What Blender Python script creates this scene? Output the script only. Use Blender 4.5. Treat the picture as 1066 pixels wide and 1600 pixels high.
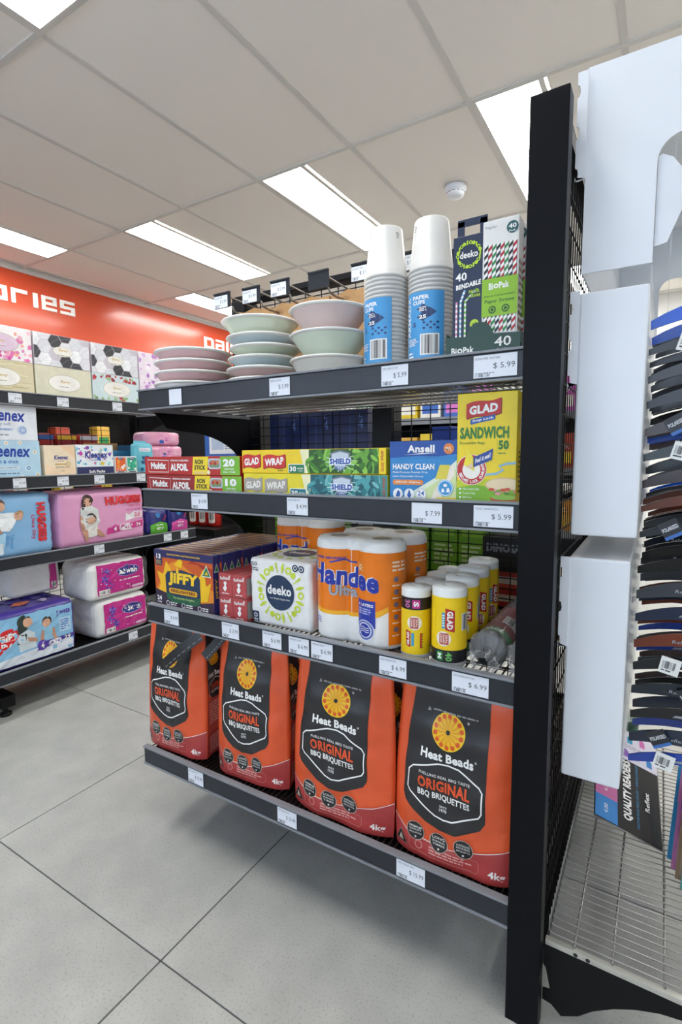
import bpy, bmesh, math, random
from mathutils import Vector, Matrix
random.seed(7)
PI = math.pi
scn = bpy.context.scene
for o in list(bpy.data.objects):
    bpy.data.objects.remove(o)
COL = scn.collection

# ---------------------------------------------------------------- camera
CAMZ, FPX = 0.94, 810.65
YAW, PITCH, ROLL = math.radians(-31.552), math.radians(-6.1665), math.radians(-0.534)
_f = Vector((math.sin(YAW) * math.cos(PITCH), math.cos(YAW) * math.cos(PITCH), math.sin(PITCH)))
_r = Vector((math.cos(YAW), -math.sin(YAW), 0))
_u = _r.cross(_f)
_r, _u = math.cos(ROLL) * _r + math.sin(ROLL) * _u, -math.sin(ROLL) * _r + math.cos(ROLL) * _u
cam_d = bpy.data.cameras.new('camera')
cam = bpy.data.objects.new('camera', cam_d)
COL.objects.link(cam)
cam.matrix_world = Matrix(((_r.x, _u.x, -_f.x, 0), (_r.y, _u.y, -_f.y, 0), (_r.z, _u.z, -_f.z, CAMZ), (0, 0, 0, 1)))
cam_d.sensor_fit = 'VERTICAL'
cam_d.sensor_height = 36.0
cam_d.lens = 36.0 * FPX / 1600.0
cam_d.clip_start = 0.02
scn.camera = cam


def ray(x, y):
    return (x - 533) / FPX * _r - (y - 800) / FPX * _u + _f


def onY(x, y, Y):
    d = ray(x, y)
    return Vector((0, 0, CAMZ)) + d * (Y / d.y)


def onX(x, y, X):
    d = ray(x, y)
    return Vector((0, 0, CAMZ)) + d * (X / d.x)


# ---------------------------------------------------------------- world / exposure
world = bpy.data.worlds.new('store_ambient')
scn.world = world
world.use_nodes = True
world.node_tree.nodes['Background'].inputs[0].default_value = (0.80, 0.90, 1.0, 1)
world.node_tree.nodes['Background'].inputs[1].default_value = 0.55
scn.view_settings.view_transform = 'Standard'
scn.view_settings.look = 'None'
scn.view_settings.exposure = 0.38
scn.view_settings.gamma = 1.0
scn.view_settings.use_curve_mapping = False
PANEL_POWER = 15.0          # emission of the ceiling light panels
FILL_POWER = 2.0            # unseen glowing panes added behind the camera to light the goods' fronts

# ---------------------------------------------------------------- materials
MATS = {}


def lin(c):
    c = c / 255.0
    return c / 12.92 if c <= 0.04045 else ((c + 0.055) / 1.055) ** 2.4


def M(key, rgb=None, rough=0.45, metal=0.0, var=0.06, scale=30.0, bump=0.0, coat=0.0, alpha=1.0, trans=0.0, emit=0.0, spec=0.5):
    if key in MATS:
        return MATS[key]
    m = bpy.data.materials.new(key)
    m.use_nodes = True
    nt = m.node_tree
    b = nt.nodes['Principled BSDF']
    c = tuple(lin(v) for v in rgb)
    tc = nt.nodes.new('ShaderNodeTexCoord')
    nz = nt.nodes.new('ShaderNodeTexNoise')
    nz.inputs['Scale'].default_value = scale
    nz.inputs['Detail'].default_value = 3
    nt.links.new(tc.outputs['Object'], nz.inputs['Vector'])
    rp = nt.nodes.new('ShaderNodeValToRGB')
    rp.color_ramp.elements[0].position = 0.3
    rp.color_ramp.elements[1].position = 0.7
    rp.color_ramp.elements[0].color = tuple(v * (1 - var) for v in c) + (1,)
    rp.color_ramp.elements[1].color = tuple(min(1, v * (1 + var)) for v in c) + (1,)
    nt.links.new(nz.outputs['Fac'], rp.inputs['Fac'])
    nt.links.new(rp.outputs['Color'], b.inputs['Base Color'])
    b.inputs['Roughness'].default_value = rough
    b.inputs['Metallic'].default_value = metal
    b.inputs['Specular IOR Level'].default_value = spec
    if coat:
        b.inputs['Coat Weight'].default_value = coat
        b.inputs['Coat Roughness'].default_value = 0.12
    if alpha < 1:
        b.inputs['Alpha'].default_value = alpha
    if trans:
        b.inputs['Transmission Weight'].default_value = trans
        b.inputs['IOR'].default_value = 1.2
    if emit:
        b.inputs['Emission Color'].default_value = c + (1,)
        b.inputs['Emission Strength'].default_value = emit
    if bump:
        bp = nt.nodes.new('ShaderNodeBump')
        bp.inputs['Strength'].default_value = bump
        bp.inputs['Distance'].default_value = 0.002
        nt.links.new(nz.outputs['Fac'], bp.inputs['Height'])
        nt.links.new(bp.outputs['Normal'], b.inputs['Normal'])
    MATS[key] = m
    return m


def C(hexs, rough=0.4, **k):
    """printed ink / board of one colour, keyed by its colour"""
    key = 'ink_%s_%d' % (hexs, int(rough * 100))
    if key in MATS:
        return MATS[key]
    rgb = tuple(int(hexs[i:i + 2], 16) for i in (0, 2, 4))
    return M(key, rgb, rough, **k)


M('black_metal', (13, 13, 15), 0.42, var=0.15, scale=60, bump=0.05, spec=0.2)
M('black_post', (12, 13, 17), 0.40, var=0.15, scale=80, bump=0.06, spec=0.12)
M('rail_grey', (40, 43, 50), 0.3, var=0.08, spec=0.4)
M('rail_lip', (128, 132, 138), 0.3, var=0.06)
M('wire_silver', (150, 148, 145), 0.3, metal=0.85)
M('wire_dark', (52, 50, 48), 0.35, metal=0.6)
M('wire_black', (12, 12, 13), 0.45, spec=0.25)
M('white_metal', (229, 232, 237), 0.32, var=0.015, scale=8)
M('acrylic', (225, 235, 240), 0.06, alpha=0.16, var=0.0)
M('film', (235, 235, 235), 0.12, alpha=0.06, var=0.0)
M('paper_white', (240, 240, 238), 0.55, var=0.03)
M('ticket', (228, 232, 240), 0.5, var=0.02)
M('grid_white', (214, 211, 205), 0.5, var=0.02)
M('plaster', (236, 234, 230), 0.7, var=0.03, scale=6)


def tile_material():
    m = M('floor_tile_stone', (172, 172, 168), 0.42, var=0.10, scale=9.0, bump=0.03)
    nt = m.node_tree
    b = nt.nodes['Principled BSDF']
    old = b.inputs['Base Color'].links[0].from_socket
    tc = [n for n in nt.nodes if n.type == 'TEX_COORD'][0]
    sp = nt.nodes.new('ShaderNodeTexNoise')
    sp.inputs['Scale'].default_value = 230
    sp.inputs['Detail'].default_value = 4
    nt.links.new(tc.outputs['Object'], sp.inputs['Vector'])
    rp = nt.nodes.new('ShaderNodeValToRGB')
    rp.color_ramp.elements[0].position = 0.33
    rp.color_ramp.elements[0].color = (0.72, 0.72, 0.72, 1)
    rp.color_ramp.elements[1].position = 0.45
    rp.color_ramp.elements[1].color = (1, 1, 1, 1)
    nt.links.new(sp.outputs['Fac'], rp.inputs['Fac'])
    mx = nt.nodes.new('ShaderNodeMix')
    mx.data_type = 'RGBA'
    mx.blend_type = 'MULTIPLY'
    mx.inputs['Factor'].default_value = 0.8
    nt.links.new(old, mx.inputs['A'])
    nt.links.new(rp.outputs['Color'], mx.inputs['B'])
    nt.links.new(mx.outputs['Result'], b.inputs['Base Color'])
    return m


tile_material()
M('grout', (84, 84, 84), 0.8)
M('ceiling_tile', (243, 238, 230), 0.75, var=0.02, scale=300, bump=0.12)


# ---------------------------------------------------------------- mesh helpers
class MB:
    """collects geometry with materials, then links ONE mesh object"""

    def __init__(self):
        self.v, self.f, self.m, self.mats, self.sm = [], [], [], [], []

    def mi(self, mat):
        if isinstance(mat, str):
            mat = MATS[mat]
        if mat not in self.mats:
            self.mats.append(mat)
        return self.mats.index(mat)

    def add(self, vs, fs, mat, smooth=False):
        k = len(self.v)
        i = self.mi(mat)
        self.v += [tuple(p) for p in vs]
        for f in fs:
            self.f.append([q + k for q in f])
            self.m.append(i)
            self.sm.append(smooth)
        return self

    def box(self, x0, x1, y0, y1, z0, z1, mat):
        vs = [(x, y, z) for z in (z0, z1) for y in (y0, y1) for x in (x0, x1)]
        return self.add(vs, [(0, 2, 3, 1), (4, 5, 7, 6), (0, 1, 5, 4), (2, 6, 7, 3), (0, 4, 6, 2), (1, 3, 7, 5)], mat)

    def bbox(self, x0, x1, y0, y1, z0, z1, mat, bev=0.0015, seg=2):
        bm = bmesh.new()
        bmesh.ops.create_cube(bm, size=1)
        for v in bm.verts:
            v.co = Vector(((x0 + x1) / 2 + v.co.x * (x1 - x0), (y0 + y1) / 2 + v.co.y * (y1 - y0), (z0 + z1) / 2 + v.co.z * (z1 - z0)))
        bmesh.ops.bevel(bm, geom=list(bm.edges), offset=bev, segments=seg, affect='EDGES', profile=0.6)
        bm.verts.index_update()
        self.add([v.co.copy() for v in bm.verts], [[v.index for v in f.verts] for f in bm.faces], mat)
        bm.free()
        return self

    def bar(self, a, b, r, mat, n=6, smooth=True):
        a, b = Vector(a), Vector(b)
        d = (b - a).normalized()
        up = Vector((0, 0, 1)) if abs(d.z) < 0.9 else Vector((1, 0, 0))
        s = d.cross(up).normalized()
        t = d.cross(s)
        vs = []
        for p in (a, b):
            for i in range(n):
                q = 2 * PI * i / n + PI / n
                vs.append(p + r * (math.cos(q) * s + math.sin(q) * t))
        fs = [(i, (i + 1) % n, n + (i + 1) % n, n + i) for i in range(n)] + [tuple(range(n))[::-1], tuple(range(n, 2 * n))]
        return self.add(vs, fs, mat, smooth and n > 5)

    def path(self, pts, r, mat, n=6):
        pts = [Vector(p) for p in pts]
        vs, fs = [], []
        for k, p in enumerate(pts):
            d = (pts[min(k + 1, len(pts) - 1)] - pts[max(k - 1, 0)]).normalized()
            up = Vector((0, 0, 1)) if abs(d.z) < 0.9 else Vector((1, 0, 0))
            s = d.cross(up).normalized()
            t = d.cross(s)
            for i in range(n):
                q = 2 * PI * i / n
                vs.append(p + r * (math.cos(q) * s + math.sin(q) * t))
        for k in range(len(pts) - 1):
            for i in range(n):
                fs.append((k * n + i, k * n + (i + 1) % n, (k + 1) * n + (i + 1) % n, (k + 1) * n + i))
        fs += [tuple(range(n))[::-1], tuple(range((len(pts) - 1) * n, len(pts) * n))]
        return self.add(vs, fs, mat, True)

    def lathe(self, prof, mat, n=40, cx=0, cy=0, smooth=True):
        vs, fs = [], []
        for (rr, z) in prof:
            for i in range(n):
                q = 2 * PI * i / n
                vs.append((cx + rr * math.cos(q), cy + rr * math.sin(q), z))
        for k in range(len(prof) - 1):
            for i in range(n):
                fs.append((k * n + i, k * n + (i + 1) % n, (k + 1) * n + (i + 1) % n, (k + 1) * n + i))
        return self.add(vs, fs, mat, smooth)

    def prism(self, pts, axis, a0, a1, mat):
        """polygon pts (2D) extruded along axis 'x','y' or 'z' from a0 to a1"""
        n = len(pts)

        def P(p, a):
            return {'x': (a, p[0], p[1]), 'y': (p[0], a, p[1]), 'z': (p[0], p[1], a)}[axis]
        vs = [P(p, a0) for p in pts] + [P(p, a1) for p in pts]
        fs = [tuple(range(n))[::-1], tuple(range(n, 2 * n))] + [(i, (i + 1) % n, n + (i + 1) % n, n + i) for i in range(n)]
        return self.add(vs, fs, mat)

    def mesh(self, name):
        me = bpy.data.meshes.new(name)
        me.from_pydata(self.v, [], self.f)
        for m in self.mats:
            me.materials.append(m)
        me.polygons.foreach_set('material_index', self.m)
        me.polygons.foreach_set('use_smooth', self.sm)
        me.update()
        return me

    def build(self, name, parent=None, loc=None, rot=None, fixn=True):
        me = self.mesh(name)
        if fixn:
            bm = bmesh.new()
            bm.from_mesh(me)
            bmesh.ops.recalc_face_normals(bm, faces=bm.faces)
            bm.to_mesh(me)
            bm.free()
        return link(name, me, parent, loc, rot)


def link(name, me, parent=None, loc=None, rot=None):
    o = bpy.data.objects.new(name, me)
    COL.objects.link(o)
    if parent:
        o.parent = parent
    if loc is not None:
        o.location = loc
    if rot is not None:
        o.rotation_euler = rot
    return o


def tag(o, label, cat, group=None):
    o['label'] = label
    o['category'] = cat
    if group:
        o['group'] = group
    return o


def thing(name, label, cat, loc=(0, 0, 0), rz=0.0, group=None, rot=None):
    o = bpy.data.objects.new(name, None)
    COL.objects.link(o)
    o.empty_display_size = 0.03
    o.location = loc
    o.rotation_euler = rot if rot else (0, 0, rz)
    return tag(o, label, cat, group)


def struct(o):
    o['kind'] = 'structure'
    return o


def dup(root, loc=None, rz=None, label=None, group=None):
    r = root.copy()
    COL.objects.link(r)
    if loc is not None:
        r.location = loc
    if rz is not None:
        r.rotation_euler = (0, 0, rz)
    if label:
        r['label'] = label
    if group:
        r['group'] = group
    for ch in list(root.children):
        c = ch.copy()
        COL.objects.link(c)
        c.parent = r
        for g in list(ch.children):
            d = g.copy()
            COL.objects.link(d)
            d.parent = c
    return r


# ---------------------------------------------------------------- flat print (lettering, marks)
_txt = {}


def text_geo(s, bold, res=2):
    key = (s, bold)
    if key in _txt:
        return _txt[key]
    cu = bpy.data.curves.new('t', 'FONT')
    cu.body = s
    cu.size = 1.0
    cu.resolution_u = res
    cu.offset = bold
    cu.space_character = 1.0 + bold * 1.3
    ob = bpy.data.objects.new('t', cu)
    me = ob.to_mesh()
    vs = [(v.co.x, v.co.y) for v in me.vertices]
    fs = [tuple(p.vertices) for p in me.polygons]
    ob.to_mesh_clear()
    bpy.data.objects.remove(ob)
    bpy.data.curves.remove(cu)
    if vs:
        x0, x1 = min(v[0] for v in vs), max(v[0] for v in vs)
        y0, y1 = min(v[1] for v in vs), max(v[1] for v in vs)
        vs = [((v[0] - x0) / max(x1 - x0, 1e-6), (v[1] - y0) / max(y1 - y0, 1e-6)) for v in vs]
    _txt[key] = (vs, fs)
    return _txt[key]


class Art:
    """2-D print in millimetres, origin bottom-left; built as one thin printed skin on a surface"""

    def __init__(self):
        self.items = []

    def poly(self, pts, mat, layer=0):
        self.items.append(([tuple(p) for p in pts], [tuple(range(len(pts)))], mat, layer))
        return self

    def rect(self, x0, y0, x1, y1, mat, layer=0):
        return self.poly([(x0, y0), (x1, y0), (x1, y1), (x0, y1)], mat, layer)

    def rrect(self, x0, y0, x1, y1, r, mat, layer=0, n=5):
        pts = []
        for cx, cy, a in ((x1 - r, y0 + r, -90), (x1 - r, y1 - r, 0), (x0 + r, y1 - r, 90), (x0 + r, y0 + r, 180)):
            for i in range(n + 1):
                q = math.radians(a + 90 * i / n)
                pts.append((cx + r * math.cos(q), cy + r * math.sin(q)))
        return self.poly(pts, mat, layer)

    def circ(self, cx, cy, r, mat, layer=0, n=28, ry=None):
        ry = ry or r
        return self.poly([(cx + r * math.cos(2 * PI * i / n), cy + ry * math.sin(2 * PI * i / n)) for i in range(n)], mat, layer)

    def ring(self, cx, cy, r0, r1, mat, layer=0, n=32, k=1.0):
        vs, fs = [], []
        for i in range(n):
            q = 2 * PI * i / n
            vs += [(cx + r0 * math.cos(q), cy + k * r0 * math.sin(q)), (cx + r1 * math.cos(q), cy + k * r1 * math.sin(q))]
        for i in range(n):
            j = (i + 1) % n
            fs.append((2 * i, 2 * i + 1, 2 * j + 1, 2 * j))
        self.items.append((vs, fs, mat, layer))
        return self

    def band(self, pts, w, mat, layer=0):
        """polyline stroke of width w"""
        vs, fs = [], []
        n = len(pts)
        for i, p in enumerate(pts):
            a, b = pts[max(i - 1, 0)], pts[min(i + 1, n - 1)]
            if pts[0] == pts[-1]:
                a, b = pts[(i - 1) if i else n - 2], pts[(i + 1) if i < n - 1 else 1]
            dx, dy = b[0] - a[0], b[1] - a[1]
            L = math.hypot(dx, dy) or 1
            nx, ny = -dy / L * w / 2, dx / L * w / 2
            vs += [(p[0] + nx, p[1] + ny), (p[0] - nx, p[1] - ny)]
        for i in range(n - 1):
            fs.append((2 * i, 2 * i + 1, 2 * i + 3, 2 * i + 2))
        self.items.append((vs, fs, mat, layer))
        return self

    def text(self, s, x0, y0, x1, y1, mat, layer=1, bold=0.02, rot=0, slant=0.0, rise=0.0):
        vs, fs = text_geo(s, bold)
        out = []
        w, h = x1 - x0, y1 - y0
        for (a, b) in vs:
            if rot == 90:
                x, y = x0 + (1 - b) * w, y0 + a * h
            elif rot == -90:
                x, y = x0 + b * w, y0 + (1 - a) * h
            elif rot == 180:
                x, y = x0 + (1 - a) * w, y0 + (1 - b) * h
            else:
                x, y = x0 + a * w + b * h * slant, y0 + b * h + a * w * rise
            out.append((x, y))
        self.items.append((out, fs, mat, layer))
        return self

    def lines(self, x0, y0, x1, y1, n, mat, layer=1, fill=0.5, ragged=0.25, rng=random):
        """n lines of tiny illegible print, as broken dashes"""
        p = (y1 - y0) / n
        for i in range(n):
            y = y1 - p * (i + 0.5)
            x = x0
            end = x1 - (x1 - x0) * ragged * rng.random()
            while x < end:
                wd = min(end - x, p * rng.uniform(0.9, 3.2))
                self.rect(x, y - p * fill / 2, x + wd, y + p * fill / 2, mat, layer)
                x += wd + p * 0.4
        return self

    def barcode(self, x0, y0, x1, y1, layer=1, mat=None, bg=None):
        if bg:
            self.rect(x0, y0, x1, y1, bg, layer)
            e = (x1 - x0) * 0.08
            x0, x1, y0, y1 = x0 + e, x1 - e, y0 + e, y1 - e
        x = x0
        mat = mat or C('202024')
        k = 0
        while x < x1:
            w = (x1 - x0) / 40 * (1, 2, 1, 3, 1, 1, 2)[k % 7]
            if k % 2 == 0:
                self.rect(x, y0, min(x + w, x1), y1, mat, layer + 1)
            x += w * 1.1
            k += 1
        return self

    def build(self, name, parent, mp, cut=None, scale=0.001, h0=0.0004, dh=0.00022, smooth=False):
        """mp(u,v,h)->xyz in metres; cut=(du,dv) mm cuts the print on a grid so it can bend"""
        bm = bmesh.new()
        mats = []
        lay = bm.verts.layers.float.new('lay')
        for vs, fs, mat, layer in self.items:
            if isinstance(mat, str):
                mat = MATS[mat]
            if mat not in mats:
                mats.append(mat)
            mi = mats.index(mat)
            bv = [bm.verts.new((x, y, 0)) for x, y in vs]
            for v in bv:
                v[lay] = layer
            for f in fs:
                try:
                    fc = bm.faces.new([bv[i] for i in f])
                    fc.material_index = mi
                except ValueError:
                    pass
        if cut:
            ng = [f for f in bm.faces if len(f.verts) > 4]
            if ng:
                bmesh.ops.triangulate(bm, faces=ng)
            xs = [v.co.x for v in bm.verts]
            ys = [v.co.y for v in bm.verts]
            for ax, step, lo, hi in ((0, cut[0], min(xs), max(xs)), (1, cut[1], min(ys), max(ys))):
                if not step:
                    continue
                k = math.floor(lo / step) + 1
                while k * step < hi:
                    co = [0, 0, 0]
                    no = [0, 0, 0]
                    co[ax] = k * step
                    no[ax] = 1
                    bmesh.ops.bisect_plane(bm, geom=bm.verts[:] + bm.edges[:] + bm.faces[:], plane_co=co, plane_no=no, dist=1e-6)
                    k += 1
        for f in bm.faces:
            f.smooth = smooth
            f.normal_update()
            if f.normal.z < 0:
                f.normal_flip()
        for v in bm.verts:
            v.co = Vector(mp(v.co.x * scale, v.co.y * scale, h0 + dh * v[lay]))
        me = bpy.data.meshes.new(name)
        for m in mats:
            me.materials.append(m)
        bm.to_mesh(me)
        bm.free()
        return link(name, me, parent)


def front(w, y):
    return lambda u, v, h: (u - w / 2, y - h, v)


def right(x, d):
    return lambda u, v, h: (x + h, u - d / 2, v)


def top(w, d, z):
    return lambda u, v, h: (u - w / 2, v - d / 2, z + h)


W = lambda: C('f6f5f1')
K = lambda: C('17181b')

# ================================================================ THE SETTING
CEIL = 2.467
XW0, XW1, YW0, YW1 = -4.50, 2.7, -3.0, 6.2
# floor: slab of grout, then each 600 mm tile a piece of its own
b = MB().box(XW0, XW1, YW0, YW1, -0.03, -0.002, 'grout')
floor = struct(b.build('floor'))
TILE = MB().bbox(-0.2985, 0.2985, -0.2985, 0.2985, -0.010, 0.0, 'floor_tile_stone', 0.0008, 1).mesh('floor_tile')
for i in range(-7, 6):
    for j in range(-6, 11):
        x, y = -0.756 + 0.3 + 0.6 * i, 0.568 + 0.3 + 0.6 * j
        if XW0 + 0.3 <= x <= XW1 - 0.3 and YW0 + 0.3 <= y <= YW1 - 0.3:
            link('floor_tile', TILE, floor, (x, y, 0))

# ceiling: slab, T-bar grid, and each lay-in tile
b = MB().box(XW0, XW1, YW0, YW1, CEIL + 0.035, CEIL + 0.06, 'plaster')
ceiling = struct(b.build('ceiling'))
GX = [-1.39 + 0.6 * k for k in range(-5, 7)]
GY = [2.385 + 1.2 * k for k in range(-5, 4)]
b = MB()
for x in GX:
    b.box(x - 0.012, x + 0.012, YW0, YW1, CEIL, CEIL + 0.008, 'grid_white')
for y in GY:
    b.box(XW0, XW1, y - 0.012, y + 0.012, CEIL - 0.0005, CEIL + 0.008, 'grid_white')
b.build('ceiling_grid', ceiling)
LIGHTS = [(-1.975, -0.015), (-1.975, 2.385), (-0.775, 2.385), (-3.175, 2.385), (-4.075, 1.185), (-4.075, 3.585),
          (-0.775, -0.015), (1.625, -0.015), (0.425, 2.385), (-3.175, -0.015), (-0.775, 4.785), (-1.975, 4.785), (-3.175, 4.785), (1.625, 2.385), (0.425, 4.785)]  # positions on this line: unseen panels added to light the room
tm = {}
for i, x in enumerate(GX[:-1]):
    for j, y in enumerate(GY[:-1]):
        xa, xb, ya, yb = max(x, XW0), min(x + 0.6, XW1), max(y, YW0), min(y + 1.2, YW1)
        if xb - xa < 0.05 or yb - ya < 0.05:
            continue
        spans = [(xa, xb)]
        for lx, ly in LIGHTS:
            if abs(ly - y) < 0.05 and x - 0.02 < lx < x + 0.6:
                spans = [s for s in ((xa, lx - 0.012), (lx + 0.297, xb)) if s[1] - s[0] > 0.04]
        for sa, sb in spans:
            key = (round(sb - sa, 2), round(yb - ya, 2))
            if key not in tm:
                w2, d2 = (sb - sa) / 2 - 0.006, (yb - ya) / 2 - 0.006
                tm[key] = MB().box(-w2, w2, -d2, d2, 0, 0.012, 'ceiling_tile').mesh('ceiling_tile')
            link('ceiling_tile', tm[key], ceiling, ((sa + sb) / 2, (ya + yb) / 2, CEIL + 0.006))
M('panel_light', (252, 252, 248), 0.4, emit=PANEL_POWER, var=0.0)
def make_light():
    t = thing('ceiling_light', 'x', 'light')
    MB().bbox(0.013, 0.272, 0.013, 1.187, -0.001, 0.004, 'panel_light', 0.001).build('diffuser', t)
    f = MB()
    f.box(-0.008, 0.293, 0.002, 0.012, -0.002, 0.01, 'grid_white').box(-0.008, 0.293, 1.188, 1.198, -0.002, 0.01, 'grid_white')
    f.box(-0.008, 0.0135, 0.012, 1.188, -0.002, 0.01, 'grid_white').box(0.2715, 0.293, 0.012, 1.188, -0.002, 0.01, 'grid_white')
    f.build('frame', t)
    return t
LL = ['glowing ceiling panel at the top left corner of the picture', 'glowing long ceiling panel above the stacked plates, pointing at the hook tags',
      'glowing ceiling panel beside the smoke detector, partly behind the black post', 'glowing long ceiling panel between the red wall sign and the plates',
      'glowing ceiling panel at the left picture edge just above the red sign', 'glowing ceiling panel farthest back, half hidden behind the hook price tags']
LT = None
for i, (x, y) in enumerate(LIGHTS):
    lab = LL[i] if i < len(LL) else 'glowing ceiling panel in the ceiling beyond the picture edge or behind the goods'
    if LT is None:
        LT = make_light()
        LT.location = (x, y, CEIL)
        LT['label'] = lab
        LT['group'] = 'ceiling light panels'
    else:
        dup(LT, (x, y, CEIL), label=lab)
t = thing('smoke_detector', 'round white smoke detector on the ceiling above the straw boxes', 'detector', (-1.077, 3.042, CEIL))
MB().lathe([(0.0, 0), (0.062, 0), (0.062, -0.018), (0.055, -0.026)], 'white_metal').build('base', t)
MB().lathe([(0.055, -0.026), (0.05, -0.03), (0.05, -0.042), (0.046, -0.052), (0.03, -0.058), (0.0, -0.059)], 'white_metal').build('cover', t)
vent = MB()
for k in range(12):
    q = 2 * PI * k / 12
    vent.bar((0.0505 * math.cos(q) , 0.0505 * math.sin(q), -0.036), (0.0505 * math.cos(q + .3), 0.0505 * math.sin(q + .3), -0.036), 0.002, C('5a5a5a'), 5)
vent.build('vent_slot', t)

# walls
o = struct(MB().box(XW0 - 0.1, XW0, YW0, YW1, 0, CEIL + 0.06, 'plaster').build('wall_left'))
struct(MB().box(XW0, XW1, YW1, YW1 + 0.1, 0, CEIL + 0.06, 'plaster').build('wall_back'))
struct(MB().box(XW1, XW1 + 0.1, YW0, YW1, 0, CEIL + 0.06, 'plaster').build('wall_right'))
# made-up glazing behind the viewer: frames and glowing panes added as fill light
wf = struct(MB().box(XW0, XW1, YW0 - 0.1, YW0, 2.25, CEIL + 0.06, 'plaster').box(XW0, XW1, YW0 - 0.1, YW0, 0, 0.7, 'plaster').build('wall_front'))
M('day_pane', (214, 232, 255), 0.1, emit=FILL_POWER, var=0.0)
for k in range(4):
    x0 = XW0 + k * 1.8
    w = struct(MB().box(x0, x0 + 0.06, YW0 - 0.08, YW0, 0.7, 2.25, 'black_metal').box(x0 + 1.74, x0 + 1.8, YW0 - 0.08, YW0, 0.7, 2.25, 'black_metal').build('window_%d' % (k + 1)))
    MB().box(x0 + 0.06, x0 + 1.74, YW0 - 0.05, YW0 - 0.04, 0.7, 2.25, 'day_pane').build('pane', w)  # glowing sheet added as fill light, not a seen opening

# orange fascia band high on the left wall, with white lettering
M('fascia_orange', (208, 76, 40), 0.26, var=0.02, scale=2, coat=0.3)
t = thing('wall_sign', 'glossy orange red wall sign band with white lettering under the ceiling', 'sign', (XW0, 0, 0))
MB().box(0, 0.018, YW0 + 0.02, YW1 - 0.02, 1.98, CEIL - 0.03, 'fascia_orange').build('band', t)
MB().box(0, 0.03, YW0 + 0.02, YW1 - 0.02, CEIL - 0.03, CEIL, 'grid_white').build('ceiling_trim', t)


def glyph(cells, y0, h, w):
    """squared letter from bars, each bar (x0,z0,x1,z1) in 0..1"""
    m = MB()
    for (a, c, d, e) in cells:
        m.bbox(0.018, 0.026, y0 + a * w, y0 + d * w, c * h, e * h, W(), 0.004)
    return m


s = 0.27
GL = {'o': [(0, 0, s, 1), (1 - s, 0, 1, 1), (s, 1 - s, 1 - s, 1), (s, 0, 1 - s, s)],
      'r': [(0, 0, s, 1), (s, 1 - s, 1, 1)],
      'i': [(0, 0, s, 1)],
      'e': [(0, 0, s, 1), (s, 1 - .22, 1, 1), (s, 0, 1, .22), (s, .39, 1, .61), (1 - s, .61, 1, .78)],
      's': [(0, 1 - .22, 1, 1), (0, .39, 1, .61), (0, 0, 1, .22), (0, .61, s, .78), (1 - s, .22, 1, .39)],
      'D': [(0, 0, s, 1), (1 - s, .1, 1, .92), (s, 1 - .24, 1 - s + .1, 1), (s, 0, 1 - s + .1, .24)],
      'a': [(0, 0, s, .62), (1 - s, 0, 1, 1), (s, 1 - .22, 1 - s, 1), (s, .40, 1 - s, .62), (s, 0, 1 - s, .22), (0, 1 - .22, s, 1)],
      'y': [(0, .3, s, 1), (1 - s, -.3, 1, 1), (s, .22, 1 - s, .44), (0, -.3, 1 - s, -.08)]}
y = 2.118
for ch, w in (('o', .15), ('r', .13), ('i', .15), ('e', .13), ('s', .135)):
    g = glyph(GL[ch], 0, 0.118, w)
    g.build('letter', t, (0, y, 2.185))
    y += w + 0.027 if ch != 'i' else 0.042 + 0.027
    if ch == 'r':
        y += 0.015
for ch, y, w in (('D', 4.36, .15), ('a', 4.54, .14), ('i', 4.71, .15), ('r', 4.78, .12), ('y', 4.93, .14)):
    glyph(GL[ch], 0, 0.128, w).build('letter', t, (0, y, 2.175))

# ================================================================ SHELVING
def wire_deck(m, x0, x1, y0, y1, z, step=0.0125, mat='wire_silver'):
    """wire shelf deck: thin rods front to back on a few cross rods; top of the rods at z"""
    n = int((x1 - x0) / step)
    for k in range(n + 1):
        x = x0 + (x1 - x0) * k / n
        m.bar((x, y0, z - 0.0016), (x, y1, z - 0.0016), 0.0016, mat, 4)
    for k in range(7):
        y = y0 + 0.004 + (y1 - y0 - 0.008) * k / 6
        m.bar((x0, y, z - 0.0054), (x1, y, z - 0.0054), 0.0022, mat, 5)


def bracket_pts(d, drop, y0, thin=0.046):
    """curved cantilever bracket outline in (y,z): shallow at the front tip, sweeping down to a deep back"""
    pts = [(y0, 0), (y0 + d, 0), (y0 + d, -drop), (y0 + d - 0.025, -drop)]
    for k in range(1, 11):
        a = k / 10 * PI / 2
        pts.append((y0 + d - 0.025 - (d * 0.66) * (1 - math.cos(a)), -thin - 0.006 - (drop - thin - 0.006) * (1 - math.sin(a))))
    pts.append((y0 + 0.045, -thin))
    return pts


def ticket(parent, x, z, y, price, wide=0.05, hgt=0.034, blank=False, name='x'):
    """price ticket in the rail at local x,z (centre), front at y"""
    m = MB().box(-wide / 2, wide / 2, -0.0006, 0, -hgt / 2, hgt / 2, 'ticket')
    o = m.build('price_ticket', parent, (x, y, z))
    if not blank:
        a = Art()
        w, h = wide * 1000, hgt * 1000
        a.text(name, 3, h - 7, w * 0.62, h - 3.5, C('70747c'), 0, 0.0)
        a.text('$ %s' % price, w * 0.46, h * 0.34, w - 3, h * 0.62, C('4a4d55'), 0, 0.0)
        a.lines(3, 5.5, w * 0.5, 8.5, 1, C('8d9098'), 0)
        a.barcode(3, 1.2, w * 0.38, 6, 0, C('5a5d64'))
        a.build('ticket_print', o, front(wide, -0.0006), h0=0.0002) if False else a.build('ticket_print', o, lambda u, v, h_: (u - wide / 2, -0.0006 - h_, v - hgt / 2), h0=0.00015)
    return o


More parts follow.
